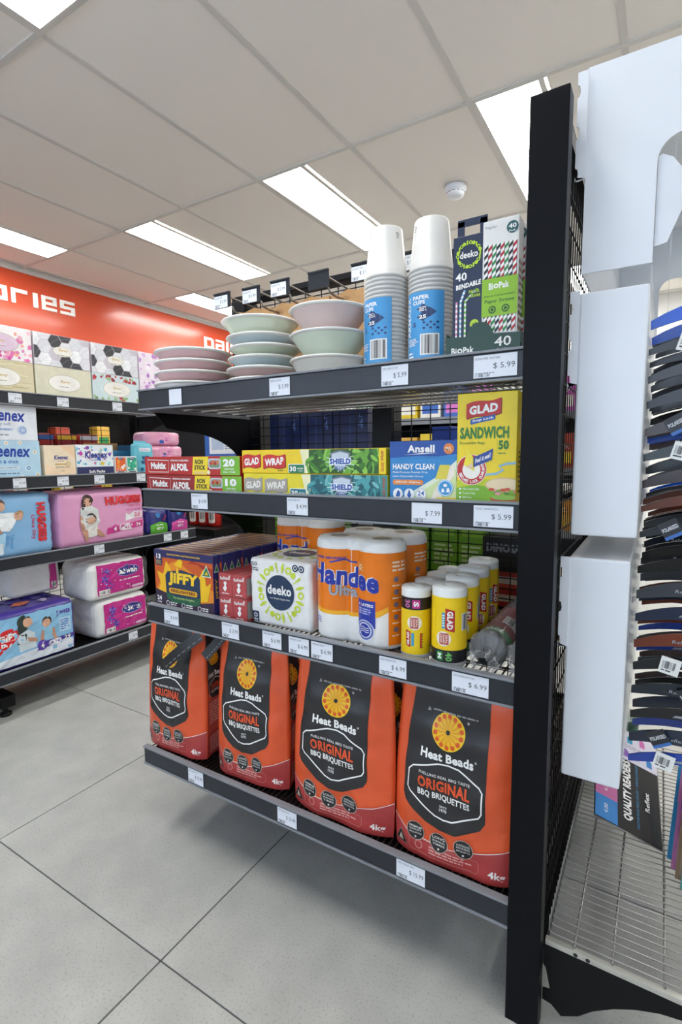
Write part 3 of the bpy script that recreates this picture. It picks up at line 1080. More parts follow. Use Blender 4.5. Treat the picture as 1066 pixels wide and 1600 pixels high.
a.poly([(12, 10), (20, 10), (21, 17), (17, 22), (14, 18)], C('2b5fae'), 4).poly([(34, 13), (38, 24), (42, 13), (38, 7)], C('2b5fae'), 4)
a.text('24', 54, 13, 66, 21, C('2b5fae'), 4, 0.01).lines(54, 7, 66, 11, 2, C('2b5fae'), 4)
a.poly([(86, 42), (106, 42), (112, 66), (94, 66)], C('e0cf4a'), 4)
a.poly([(76, 0), (92, 0), (104, 28), (120, 50), (118, 68), (108, 60), (100, 44), (84, 22)], C('efe6d6'), 3)
a.circ(104, 27, 14, C('3f93cf'), 5).ring(104, 27, 11.5, 13.5, C('bfe0f2'), 6).poly([(97, 20), (103, 20), (101, 26), (98, 26)], W(), 6).poly([(106, 20), (112, 20), (111, 27), (107, 27)], W(), 6).rect(101, 29, 107, 34, W(), 6)
a.rect(88, 0, 123, 11, C('f0c93a'), 6).text('NEW LOOK', 92, 3, 106, 8, C('c0392b'), 7, 0.02).lines(108, 2, 120, 9, 2, C('a58a20'), 7)
a.build('printed_front', t, front(0.123, -0.045))

t = carton('sandwich_bag_box', 'tall yellow resealable sandwich bag box next to the black post', 'bag box', 0.096, 0.10, 0.181, 'eed21a', (-0.240, yf + 0.05, Z2))
a = Art()
a.poly([(0, 0), (96, 0), (96, 34), (60, 30), (20, 36), (0, 30)], C('7fb62a'), 0).poly([(0, 28), (30, 34), (60, 30), (96, 34), (96, 46), (60, 42), (30, 46), (0, 40)], C('c3cb26'), 0.5)
n = 10
up = [(15 + 56 * i / n, 164 + 2 * math.sin(i / n * 2 * PI) + 8 * i / n) for i in range(n + 1)]
lo = [(15 + 56 * i / n, 140 + 2 * math.sin(i / n * 2 * PI) + 8 * i / n) for i in range(n + 1)]
a.poly([(x + 1.2, y - 1.2) for x, y in lo] + [(x + 1.2, y - 1.2) for x, y in up[::-1]], C('6e120e'), 1)
a.poly(lo + up[::-1], C('c02a22'), 2)
a.text('GLAD', 20, 146, 66, 160, W(), 3, 0.05, rise=0.1)
a.poly([(22, 131), (62, 138), (62, 146), (22, 139)], C('2b5aa6'), 3).text('Snap Lock', 25, 133.5, 59, 138.5, W(), 4, 0.02, rise=0.15, slant=0.1)
a.text('SANDWICH', 5, 108, 84, 127, C('2f7a2c'), 2, 0.045)
a.text('Resealable Bags', 5, 98, 46, 104, C('3e7a2c'), 2, 0.0)
a.text('50', 68, 90, 84, 105, C('2f7a2c'), 2, 0.045).lines(68, 83, 83, 86, 1, C('3e7a2c'), 2)
a.band([(66, 84), (66, 106)], 0.5, C('8fae2c'), 2)
a.circ(25, 58, 25, C('f4efe4'), 2).ring(25, 58, 15, 24, C('c0281f'), 3)
for i, ch in enumerate('SECURE LOCK GUARANTEE'):
    q = math.radians(200 + i * 200 / 20)
    if ch != ' ':
        cx, cy = 25 + 19.5 * math.cos(q), 58 + 19.5 * math.sin(q)
        vs, fs = text_geo(ch, 0.03)
        th = q + PI / 2
        a.items.append(([(cx + ((x - .5) * 3.6) * math.cos(th) - ((y - .5) * 5) * math.sin(th), cy + ((x - .5) * 3.6) * math.sin(th) + ((y - .5) * 5) * math.cos(th)) for x, y in vs], fs, W(), 4))
a.poly([(12, 66), (30, 56), (28, 78), (18, 92)], C('f0dd3a'), 5).poly([(16, 62), (28, 60), (26, 70)], C('e9c7a8'), 6)
a.poly([(28, 62), (58, 74), (60, 92), (28, 78)], C('2b4a96'), 5).text('Feel it seal!', 31, 68, 56, 76, W(), 6, 0.02, rise=0.42, slant=0.1)
a.band([(46, 50), (66, 52), (76, 58), (70, 64), (82, 68), (96, 69)], 4, C('8fb6c8'), 1.5)
rr = random.Random(3)
a.circ(78, 34, 30, C('d8b98c'), 4, 22, ry=12).circ(78, 35, 28, C('e8d3ac'), 5, 22, ry=9)
for i in range(16):
    a.circ(58 + rr.random() * 36, 20 + rr.random() * 8, 5, C(('e49a96', '7fb23a', 'e8c86a', 'c8543a', '5a9030', 'd8807a')[i % 6]), 6 + i * .05, 9, ry=2.6)
a.circ(80, 12, 24, C('c05a38'), 5.5, 16, ry=6).circ(78, 14, 20, C('8fbf4a'), 6, 14, ry=4)
for i in range(3):
    a.text(('Microwave Safe', 'Freezer Safe', 'BPA Free')[i], 11, 25 - i * 7, (38, 32, 26)[i], 28.5 - i * 7, W(), 2, 0.0).rect(5, 25 - i * 7, 8, 28 - i * 7, W(), 2)
a.items = [([(min(96, max(0, x)), min(181, max(0, y))) for x, y in v], f, m_, l) for v, f, m_, l in a.items]
a.build('printed_front', t, front(0.096, -0.05), dh=0.00015)
b = Art()
b.lines(12, 20, 88, 90, 9, C('6a5a10'), 1).barcode(20, 110, 70, 150, 1, None, W())
b.build('printed_side', t, right(0.048, 0.1))

# ---- shelf 3 : firelighters, matches, serviettes, towels, bag rolls
Z3 = ZM[2] + 0.0005


def jiffy_proto():
    w, d, h = 0.198, 0.0222, 0.143
    t = carton('firelighter_box', 'x', 'firelighters', w, d, h, '242c6a', (0, 0, 0))
    a = Art()
    nv, yl, og = C('27265c'), C('f2c51c'), C('cf5a1e')
    a.rect(0, 0, 198, 143, og, 0)
    a.poly([(0, 40), (50, 110), (80, 122), (198, 60), (198, 25), (120, 20), (0, 25)], C('e58a22'), 1)
    for pts, c in (([(5, 30), (20, 60), (8, 90), (30, 84), (42, 118), (60, 96), (52, 60), (60, 30)], 'f0b81c'), ([(140, 30), (178, 34), (192, 80), (176, 70), (168, 110), (152, 86), (140, 96)], 'f0c01c'),
                   ([(70, 110), (90, 128), (100, 120), (94, 104)], 'f2c51c'), ([(120, 118), (130, 126), (198, 112), (198, 90), (150, 118)], 'a8321c')):
        a.poly(pts, C(c), 2)
    a.poly([(0, 0), (198, 0), (198, 34), (150, 26), (90, 30), (40, 38), (0, 46)], C('33203a'), 2.5)
    a.rect(0, 125, 198, 143, nv, 3)
    a.text('SUPPORTING AUSTRALIAN JOBS', 46, 131, 158, 136, yl, 4, 0.03)
    a.rect(5, 105, 28, 139, C('23305c'), 4).text('13', 9, 121, 24, 133, W(), 5, 0.04).lines(8, 107, 26, 118, 3, C('c8b060'), 5)
    a.poly([(162, 92), (193, 92), (178, 120)], C('e9efe6'), 4).poly([(165, 94), (190, 94), (178, 116.5)], C('1f7a4a'), 5).poly([(171, 97), (184, 97), (180, 106), (176, 102)], C('e0b22c'), 6)
    a.poly([(40, 30), (52, 24), (100, 20), (150, 24), (156, 34), (156, 84), (146, 92), (96, 100), (46, 92), (38, 82)], C('1c3252'), 4)
    a.poly([(40, 40), (70, 34), (128, 34), (157, 40), (155, 26), (140, 18), (60, 18), (42, 26)], C('1c5c3c'), 5)
    a.text('JiFFY', 48, 58, 148, 92, C('f5cb2a'), 6, 0.06, slant=0.08)
    a.poly([(76, 92), (82, 108), (86, 94), (81, 89)], C('f5cb2a'), 6)
    a.rrect(50, 40, 146, 53, 5, C('eab022'), 6).text('FIRELIGHTERS', 56, 43, 140, 50.5, C('6a2a14'), 7, 0.04)
    a.text('The Australian Firelighter', 62, 26, 136, 33, C('cfe29a'), 6, 0.0, slant=0.2)
    a.text('24', 6, 18, 22, 29, W(), 5, 0.03).text('CUBES', 6, 11, 22, 15, W(), 5, 0.01)
    for x in (44, 98, 152):
        a.ring(x, 14, 4.6, 6, W(), 5, 16).lines(x + 9, 9, x + 34, 19, 2, W(), 5)
    a.build('printed_front', t, front(w, -d / 2))
    b = Art()
    b.poly([(3, 104), (19, 104), (11, 124)], C('e9efe6'), 1).poly([(5, 105.5), (17, 105.5), (11, 121)], C('1f7a4a'), 2).text('JIFFY', 6, 40, 15, 90, C('e0b22c'), 1, 0.03, rot=90)
    b.build('printed_side', t, right(w / 2, d))
    c = Art()
    c.rect(12, 5, 186, 17, C('c7963a'), 0).text('JiFFY FIRELIGHTERS', 30, 7.5, 168, 14.5, nv, 1, 0.03)
    c.build('printed_top', t, top(w, d, h))
    return t


JP = jiffy_proto()
for k in range(14):
    loc = (-0.9495 + 0.002 * ((k * 5) % 3 - 1) + 0.0011 * k, 0.8425 + 0.0228 * k, Z3)
    lab = 'orange and navy firelighter box at the front of its row' if k == 0 else ('rearmost firelighter box in the row behind the orange front one' if k == 13 else '%s firelighter box counted back from the front of the row' % ('second third fourth fifth sixth seventh eighth ninth tenth eleventh twelfth thirteenth'.split()[k - 1]))
    if k == 0:
        JP.location = loc
        JP['label'] = lab
        JP['group'] = 'firelighter boxes'
    else:
        dup(JP, loc, label=lab)

RED = C('b8262a', 0.35)
MBX = MB().bbox(-0.0202, 0.0202, -0.029, 0.029, 0, 0.0515, RED, 0.0008).mesh('matchbox')


def match_pack(label, loc):
    t = thing('match_pack', label, 'matches', loc, 0, 'red matchbox packs')
    for i in range(2):
        for j in range(2):
            o = link('matchbox', MBX, t, (-0.0207 + 0.0414 * i, -0.0297 + 0.0594 * j, 0))
            if j == 0:
                a = Art()
                a.text('Redheads', 5, 36, 35, 44, W(), 1, 0.02, rise=0.08)
                a.poly([(16, 12), (20, 10), (25, 18), (22, 24), (25, 31), (20, 34), (15, 30), (18, 24), (13, 18)], W(), 1)
                a.circ(34, 46, 2.5, C('e8c9c0'), 1, 10).lines(10, 4, 32, 8, 1, W(), 1)
                a.build('printed_front', o, front(0.0404, -0.029))
            if i == 1:
                b = Art()
                b.rect(2, 6, 56, 45, C('8f8a84'), 1)
                b.build('striker_strip', o, right(0.0202, 0.058))
    f = MB().box(-0.0417, 0.0417, -0.0592, 0.0592, 0.0, 0.0525, 'film').build('clear_wrap', t)
    return t


match_pack('lower pack of red matchboxes beside the firelighters', (-0.8045, 0.9, Z3))
match_pack('upper pack of red matchboxes stacked beside the firelighters', (-0.8045, 0.9, Z3 + 0.053))

t = thing('serviette_pack', 'white serviette pack with navy circle and lime leaf ring', 'serviettes', (-0.678, 0.928, Z3))
M('tissue_white', (240, 239, 236), 0.6, var=0.03, scale=60, bump=0.25)
M('tissue_pink', (236, 200, 190), 0.6, var=0.04, scale=120, bump=0.25)


def soft_box(m, w, d, h, mat, r=0.012, n=14, puff=0.004, seed=1, cx=0, cy=0, wr=0.0015, z0=0.0):
    """rounded, slightly puffed and wrinkled pack"""
    bm = bmesh.new()
    bmesh.ops.create_cube(bm, size=1)
    for v in bm.verts:
        v.co = Vector((v.co.x * w, v.co.y * d, (v.co.z + 0.5) * h))
    bmesh.ops.bevel(bm, geom=list(bm.edges), offset=r, segments=3, affect='EDGES', profile=0.5)
    for ax, ln in ((0, w), (1, d), (2, h)):
        for k in range(1, n):
            co, no = [0, 0, 0], [0, 0, 0]
            no[ax] = 1
            co[ax] = (-ln / 2 + ln * k / n) if ax < 2 else h * k / n
            bmesh.ops.bisect_plane(bm, geom=bm.verts[:] + bm.edges[:] + bm.faces[:], plane_co=co, plane_no=no, dist=1e-5)
    out = []
    for v in bm.verts:
        p = soft_map(v.co, w, d, h, puff, seed, wr)
        out.append((p[0] + cx, p[1] + cy, p[2] + z0))
    bm.verts.index_update()
    m.add(out, [[v.index for v in f.verts] for f in bm.faces], mat, True)
    bm.free()


def soft_map(c, w, d, h, puff, seed, wr):
    x, y, z = c
    a, b_, e = 2 * x / w, 2 * y / d, 2 * z / h - 1
    ph = seed * 1.7
    q = wr * (math.sin(90 * z + 40 * x + ph) * math.sin(60 * x - 33 * z + ph * 2) + 0.6 * math.sin(140 * x + 90 * y + ph) * math.sin(170 * z + ph))
    px = puff * (1 - b_ * b_) * (1 - e * e)
    py = puff * (1 - a * a) * (1 - e * e)
    pz = puff * (1 - a * a) * (1 - b_ * b_)
    z2 = z + (pz + q * 0.7 if z > h * 0.6 else 0)
    return (x + a * px + (q if abs(a) > 0.9 else 0), y + b_ * py + (q if abs(b_) > 0.9 else 0), max(z2, 0.0))


def soft_front(w, d, h, puff, seed, wr):
    def f(u, v, e):
        p = soft_map((u - w / 2, -d / 2, v), w, d, h, puff, seed, wr)
        return (p[0], p[1] - e, p[2])
    return f


def soft_top(w, d, h, puff, seed, wr):
    def f(u, v, e):
        p = soft_map((u - w / 2, v - d / 2, h), w, d, h, puff, seed, wr)
        return (p[0], p[1], p[2] + e)
    return f


def soft_right(w, d, h, puff, seed, wr):
    def f(u, v, e):
        p = soft_map((w / 2, u - d / 2, v), w, d, h, puff, seed, wr)
        return (p[0] + e, p[1], p[2])
    return f


w, d, h = 0.162, 0.155, 0.147
m = MB()
soft_box(m, w, d, h, 'tissue_white', 0.008, 14, 0.002, 2, wr=0.0008)
m.build('pack', t)
a = Art()
nv = C('1e3554')
lm = C('cbdc3a')
cx, cy = 84, 78
for k in range(22):
    q = 2 * PI * k / 22
    x, y = cx + 54 * math.cos(q), cy + 54 * math.sin(q)
    e = (math.cos(q), math.sin(q))
    if k % 4 == 0:
        a.ring(x, y, 4, 8, lm, 1, 14)
    elif k % 4 == 1:
        a.poly([(x + e[0] * s1 * 11 - e[1] * s2 * wd, y + e[1] * s1 * 11 + e[0] * s2 * wd) for s1, s2, wd in ((-1, 1, 1), (0, 1, 4), (1, 1, 1.5), (1, -1, 1.5), (0, -1, 4), (-1, -1, 1))], lm, 1)
    elif k % 4 == 2:
        a.poly([(x + e[0] * s1 * 11 - e[1] * s2, y + e[1] * s1 * 11 + e[0] * s2) for s1, s2 in ((-1, 1.2), (1, 1.2), (1, -1.2), (-1, -1.2))], lm, 1)
        a.poly([(x + e[0] * s1 * 11 - e[1] * s2, y + e[1] * s1 * 11 + e[0] * s2) for s1, s2 in ((-.2, 4.2), (1, 4.2), (1, 2.2), (-.2, 2.2))], lm, 1)
    else:
        a.circ(x, y, 6.5, lm, 1, 12)
a.circ(cx, cy, 38, nv, 2, 40)
a.text('deeko', cx - 33, cy - 5, cx + 31, cy + 16, W(), 3, 0.03).text('over 40 years of great times', cx - 26, cy - 16, cx + 27, cy - 11, W(), 3, 0.0)
a.text('50', 7, 130, 22, 139, nv, 1, 0.0).lines(7, 118, 27, 127, 2, nv, 1)
a.circ(124, 134, 7.5, nv, 1).circ(140, 134, 7.5, nv, 1).ring(124, 134, 3, 4.5, W(), 2, 14).ring(140, 134, 3, 4.5, W(), 2, 14)
a.rect(6, 6, 24, 29, nv, 1).ring(15, 20, 3, 5, W(), 2, 14).lines(9, 8, 21, 13, 2, W(), 2)
a.build('printed_front', t, soft_front(w, d, h, 0.002, 2, 0.0008), cut=(12, 12), h0=0.0009)
b = Art()
for k in range(14):
    q = 2 * PI * k / 14
    b.circ(80 + 56 * math.cos(q), 78 + 56 * math.sin(q), 7, lm, 1, 10)
b.circ(80, 78, 38, nv, 2, 30).text('deeko', 52, 70, 108, 88, W(), 3, 0.03)
b.build('printed_top', t, soft_top(w, d, h, 0.002, 2, 0.0008), cut=(12, 12), h0=0.0009)
c = Art().rect(8, 8, 147, 139, 'tissue_pink', 0)
c.build('folded_edges', t, soft_right(w, d, h, 0.002, 2, 0.0008), cut=(12, 12), h0=0.0006)


# paper towel twin packs
def outline(r, n=14):
    """outline of two touching rolls pulled together by film, ccw from the left side, front first; with arc length"""
    pts = []
    for k in range(n + 1):
        q = PI + PI * 0.94 * k / n - 0.12
        if q < 2 * PI - 0.55:
            pts.append((-r + r * math.cos(q), r * math.sin(q)))
    last = pts[-1]
    pts.append((0.0, -r * 0.80))
    fl = [(-x, y) for x, y in pts[:-1]][::-1]
    pts += fl
    bk = [(x, -y) for x, y in pts][::-1]
    return pts, pts + bk


def towel_pack(label, loc, r=0.0472, H=0.206, seed=1):
    t = thing('paper_towel_pack', label, 'paper towels', loc, 0, 'orange paper towel packs')
    fr, full = outline(r)
    full = [p for i, p in enumerate(full) if i == 0 or (Vector(p) - Vector(full[i - 1])).length > 1e-5]
    n = len(full)
    m = MB()
    vs, fs = [], []
    prof = [(0.86, 0.0), (0.97, 0.004), (1, 0.012), (1, H - 0.014), (0.965, H - 0.005), (0.88, H)]
    for s_, z in prof:
        for (x, y) in full:
            cx = r if x > 0 else -r
            if s_ < 1:
                vs.append((cx + (x - cx) * s_, y * s_, z))
            else:
                vs.append((x, y, z))
    for k in range(len(prof) - 1):
        for i in range(n):
            fs.append((k * n + i, k * n + (i + 1) % n, (k + 1) * n + (i + 1) % n, (k + 1) * n + i))
    fs.append(tuple(range((len(prof) - 1) * n, len(prof) * n)))
    fs.append(tuple(range(n))[::-1])
    m.add(vs, fs, 'tissue_white', True)
    m.build('rolls', t)
    for s_ in (-1, 1):
        c = MB().lathe([(0.021, H + 0.0002), (0.0195, H + 0.0012), (0.0175, H + 0.0002)], C('c9b79a'), 20, s_ * r, 0)
        c.add([(s_ * r + 0.0178 * math.cos(2 * PI * i / 16), 0.0178 * math.sin(2 * PI * i / 16), H + 0.0003) for i in range(16)], [tuple(range(16))], C('8c8378'))
        c.build('core', t)
        g = Art()
        for q in (0.027, 0.032, 0.037):
            g.ring(0, 0, q * 1000 - 0.4, q * 1000 + 0.4, C('d4d1ca'), 0, 28)
        g.build('roll_end', t, lambda u, v, e, s_=s_: (s_ * r + u, v, H + e))
    # arc-length map around the front
    Ls = [0]
    for i in range(1, len(fr)):
        Ls.append(Ls[-1] + (Vector(fr[i]) - Vector(fr[i - 1])).length)
    ext = fr[:]
    i = len(fr)
    while i < n and len(ext) < len(fr) + 8:
        ext.append(full[i])
        Ls.append(Ls[-1] + (Vector(full[i]) - Vector(full[i - 1])).length)
        i += 1

    def mp(u, v, e):
        u = u * 1.06 + 0.026
        k = 0
        while k < len(Ls) - 2 and Ls[k + 1] < u:
            k += 1
        f = (u - Ls[k]) / (Ls[k + 1] - Ls[k])
        x = ext[k][0] + (ext[k + 1][0] - ext[k][0]) * f
        y = ext[k][1] + (ext[k + 1][1] - ext[k][1]) * f
        dx, dy = ext[k + 1][0] - ext[k][0], ext[k + 1][1] - ext[k][1]
        L = math.hypot(dx, dy)
        return (x + dy / L * e, y - dx / L * e, v)
    wmax = (Ls[-1] * 1000 - 28) / 1.06
    a = Art()
    og, bl = C('ee7d16', 0.22), C('2237a0', 0.3)
    pr_top = H * 1000 - 20
    a.poly([(-23, 62), (40, 56), (120, 55), (165, 64), (200, 84), (wmax, 30), (wmax, pr_top), (-23, pr_top)], og, 0)
    a.rect(183, 10, wmax, 120, og, 1.5)
    a.poly([(-23, 62), (40, 56), (120, 55), (165, 64), (200, 84), (200, 94), (165, 76), (120, 63), (40, 64), (-23, 72)], C('f6b32a', 0.25), 1)
    a.text('SUPER ABSORBENT', 22, 166, 86, 171, bl, 2, 0.03)
    a.text('Handee', 8, 118, 166, 160, C('f2f0ea'), 2, 0.075, slant=0.06, rise=-0.06).text('Handee', 8, 118, 166, 160, bl, 3, 0.04, slant=0.06, rise=-0.06)
    a.band([(54, 160), (80, 166), (112, 162)], 3, bl, 3)
    a.text('Ultra', 52, 94, 112, 116, C('5c5c64'), 3, 0.07).text('Ultra', 52, 94, 112, 116, C('a9a7ac'), 4, 0.035)
    for i in range(10):
        q = PI * i / 5
        a.poly([(126 + 2 * math.cos(q + .5), 156 + 2 * math.sin(q + .5)), (126 + 12 * math.cos(q), 156 + 12 * math.sin(q)), (126 + 2 * math.cos(q - .5), 156 + 2 * math.sin(q - .5))], C('fbe0a0'), 2)
    a.rect(117, 42, 160, 94, bl, 3).text('4 LAYERS', 121, 82, 156, 88, W(), 4, 0.03).lines(121, 66, 156, 79, 3, C('b8c0e8'), 4)
    a.circ(138, 36, 20, C('e9ecf4'), 4).ring(138, 36, 15, 18.5, C('5a68b0'), 5).circ(138, 36, 13, bl, 5)
    for k in range(3):
        a.band([(128, 32 + 4 * k), (134, 35 + 4 * k), (142, 32 + 4 * k), (148, 34 + 4 * k)], 1.2, W(), 6)
    a.lines(12, 34, 36, 48, 3, C('7a86c0'), 2)
    a.lines(190, 150, 226, 172, 3, C('f8dcc0'), 2)
    for k in range(5):
        a.circ(198, 136 - 24 * k, 5.5, C('7a6a78'), 2, 16).lines(190, 122 - 24 * k, 210, 127 - 24 * k, 1, C('f8dcc0'), 2)
    a.build('printed_wrap', t, mp, cut=(4, 0), smooth=True, h0=0.0006)
    f = MB()
    fo = [(p[0] * 1.004, p[1] * 1.01, z) for z in (H - 0.02,) for p in full]
    ft = [(p[0] * 0.94, p[1] * 0.94, H + 0.004 + 0.0015 * math.sin(i * 2.3 + seed)) for i, p in enumerate(full)]
    f.add(fo + ft, [(i, (i + 1) % n, n + (i + 1) % n, n + i) for i in range(n)] + [tuple(range(n, 2 * n))], 'film', True)
    f.build('clear_wrap', t)
    return t


towel_pack('orange twin pack of paper towels at the shelf front, beside the serviettes', (-0.4975, 0.884, Z3))
towel_pack('orange twin pack of paper towels right behind the front one', (-0.4975, 0.985, Z3), seed=2)
towel_pack('orange twin pack of paper towels at the back behind the serviettes', (-0.752, 1.075, Z3), H=0.212, seed=3)


# kitchen tidy bag rolls
def bag_roll(label, loc, r, H, kind, rz, group):
    t = thing('bag_roll', label, 'bag roll', loc, rz, group)
    wp = M('roll_plastic', (226, 228, 226), 0.3, var=0.02)
    m = MB()
    m.lathe([(r * 0.93, 0), (r, 0.003), (r, H - 0.004), (r * 0.95, H), (r * 0.82, H - 0.001), (r * 0.80, H + 0.0012), (r * 0.66, H - 0.0008), (r * 0.64, H + 0.0008), (r * 0.5, H - 0.001), (r * 0.47, H + 0.0006), (r * 0.3, H - 0.002), (r * 0.27, H - 0.006), (0, H - 0.007)], wp, 36)
    m.build('roll', t)
    a = Art()
    C2 = 2 * PI * r * 1000
    y0, y1 = 10, H * 1000 - 16
    yl = C('efc915', 0.3)
    a.rect(0, y0, C2, y1, yl, 0)
    bk = C('1a1a1c', 0.3)
    cx = C2 / 2
    if kind == 'S':
        a.rect(0, y1 - 22, C2, y1, bk, 1)
        a.rect(cx - 2, y1 - 19, cx + 12, y1 - 4, C('c22c86'), 2).text('S', cx + 0.5, y1 - 16, cx + 9.5, y1 - 7, W(), 3, 0.04, rot=-90)
        a.text('30', cx - 16, y1 - 19, cx - 6, y1 - 4, C('c86aa0'), 2, 0.03, rot=-90)
        a.circ(cx + 2, 68, 13, C('ece6da'), 1, 24).rrect(cx - 6, 58, cx + 9, 78, 2, C('b8443c'), 2)
        for k in range(3):
            a.text(('LEAK', 'GUARD', 'SEAL')[k], cx - 4.5 + 4.4 * k, 60, cx - 1.2 + 4.4 * k, 76, C('f0e8da'), 3, 0.02, rot=-90)
        a.poly([(cx - 14, 26), (cx - 5, 23), (cx - 5, 52), (cx - 14, 55)], C('b8281f'), 1).text('GLAD', cx - 12, 27, cx - 7, 51, W(), 2, 0.04, rot=90)
        a.rect(cx - 3.5, 26, cx + 1.5, 50, C('3f9cc0'), 1).lines(cx + 12, 22, cx + 18, 50, 6, C('8a6a10'), 1).rect(cx + 12, 22, cx + 15, 50, C('b8281f'), 2)
    else:
        a.rect(0, y0, C2, y0 + 22, bk, 1)
        a.rect(cx - 20, y0 + 3, cx - 9, y0 + 19, C('2f8a3f'), 2).text('M', cx - 18, y0 + 6, cx - 11, y0 + 16, W(), 3, 0.04, rot=-90)
        a.text('40', cx - 4, y0 + 3, cx + 7, y0 + 19, C('6ab45a'), 2, 0.03, rot=-90)
        a.circ(cx - 8, 52, 13, C('ece6da'), 1, 24).rrect(cx - 15, 42, cx + 1, 62, 2, C('b8443c'), 2)
        for k in range(3):
            a.text(('LEAK', 'GUARD', 'SEAL')[k], cx - 13.5 + 4.6 * k, 44, cx - 10 + 4.6 * k, 60, C('f0e8da'), 3, 0.02, rot=-90)
        a.poly([(cx - 5, 68), (cx + 11, 64), (cx + 11, 102), (cx - 5, 106)], C('b8281f'), 1).text('GLAD', cx - 2, 69, cx + 8, 101, W(), 2, 0.05, rot=-90)
        a.rect(cx - 11, 70, cx - 5.5, 98, C('3f9cc0'), 1).lines(cx - 10, 73, cx - 6.5, 95, 5, W(), 2)
        a.barcode(cx + 24, 66, cx + 40, 96, 1, None, W())
    a.build('printed_label', t, lambda u, v, e: ((r + e) * math.sin((u - C2 / 2000) / r), -(r + e) * math.cos((u - C2 / 2000) / r), v), cut=(4, 0), smooth=True)
    return t


for k in range(4):
    bag_roll('%s small yellow bag roll with black and pink top band' % ('front', 'second', 'third', 'rearmost')[k], (-0.3675 + 0.001 * k, 0.858 + 0.0575 * k, Z3), 0.0268, 0.130, 'S', 0.22, 'small bag rolls')
for k in range(4):
    bag_roll('%s larger yellow bag roll with black and green bottom band' % ('front', 'second', 'third', 'rearmost')[k], (-0.3035 + 0.001 * k, 0.856 + 0.064 * k, Z3), 0.0305, 0.140 + 0.004 * k, 'M', (0.28, 0.6, 0.9, 1.1)[k], 'large bag rolls')

# two dark garbage bag rolls lying in crumpled clear plastic
def garbage_roll(label, loc, r, L, seed):
    t = thing('garbage_bag_roll', label, 'garbage bags', loc, 0, 'garbage bag rolls')
    gm = M('bin_plastic', (40, 41, 45), 0.3, var=0.2, scale=80, bump=0.2)
    m = MB()
    prof = [(0.0, 0.004), (r * 0.3, 0.0), (r * 0.34, 0.006), (r * 0.55, 0.001), (r * 0.6, 0.006), (r * 0.8, 0.001), (r * 0.85, 0.005), (r * 0.97, 0.002), (r, 0.006), (r, L)]
    vs, fs = [], []
    n = 28
    for rr_, y in prof:
        for i in range(n):
            q = 2 * PI * i / n
            vs.append((rr_ * math.cos(q), y, r + rr_ * math.sin(q)))
    for k in range(len(prof) - 1):
        for i in range(n):
            fs.append((k * n + i, k * n + (i + 1) % n, (k + 1) * n + (i + 1) % n, (k + 1) * n + i))
    fs.append(tuple(range((len(prof) - 1) * n, len(prof) * n)))
    m.add(vs, fs, gm, True)
    m.build('roll', t)
    a = Art()
    Wc = PI * 1.3 * r * 1000
    a.rect(0, 16, Wc, 40, C('2f8a4a', 0.3), 0).rect(0, 40, Wc, 175, C('8a1c22', 0.3), 0)
    a.rect(Wc * 0.5, 70, Wc * 0.8, 110, W(), 1).barcode(Wc * 0.52, 73, Wc * 0.78, 107, 2)
    a.text('GARBAGE BAGS', Wc * 0.30, 70, Wc * 0.44, 165, C('d8b0a8'), 1, 0.02, rot=90)
    a.text('LARGE', Wc * .3, 22, Wc * .6, 34, W(), 1, 0.03)
    a.rect(Wc * .62, 118, Wc * .9, 140, C('d8c02a'), 1)
    a.build('printed_label', t, lambda u, v, e: ((r + e) * math.cos(PI * 1.1 - u / r), v, r + (r + e) * math.sin(PI * 1.1 - u / r)), cut=(4, 0), smooth=True)
    f = MB()
    vs, fs = [], []
    rows = [(-0.034, 0.35), (-0.030, 0.75), (-0.02, 0.62), (-0.010, 1.02), (0.0, 1.10), (0.02, 1.08), (0.06, 1.05), (0.12, 1.06), (0.2, 1.06), (0.25, 1.0)]
    rg = random.Random(seed)
    for k, (y, s_) in enumerate(rows):
        for i in range(n):
            q = 2 * PI * i / n
            amp = 0.20 if k < 3 else (0.10 if k < 5 else 0.03)
            rr_ = r * s_ * (1 + amp * rg.uniform(-1, 1))
            z = (r * (0.55 if k < 3 else 1.0)) + rr_ * math.sin(q)
            vs.append((rr_ * math.cos(q) * 0.99, y + (0.006 * rg.uniform(-1, 1) if k < 4 else 0), max(z, 0.0006)))
    for k in range(len(rows) - 1):
        for i in range(n):
            fs.append((k * n + i, k * n + (i + 1) % n, (k + 1) * n + (i + 1) % n, (k + 1) * n + i))
    f.add(vs, fs, M('crumpled_film', (225, 225, 225), 0.1, alpha=0.2, var=0.0), False)
    f.build('clear_plastic_bag', t)
    return t


garbage_roll('dark garbage bag roll with red and green label in crumpled clear plastic', (-0.2375, 0.868, Z3), 0.0305, 0.24, 3)
garbage_roll('garbage bag roll in clear plastic half hidden behind the black post', (-0.1775, 0.875, Z3), 0.0275, 0.24, 8)

# ---- shelf 4 : briquette bags
Z4 = ZM[3] + 0.0005
M('bag_orange', (224, 88, 44), 0.34, var=0.07, scale=16, bump=0.9)
M('bag_black', (35, 34, 36), 0.36, var=0.12, scale=22, bump=0.9)
M('bag_maroon', (178, 66, 64), 0.34, var=0.06, scale=20, bump=0.9)


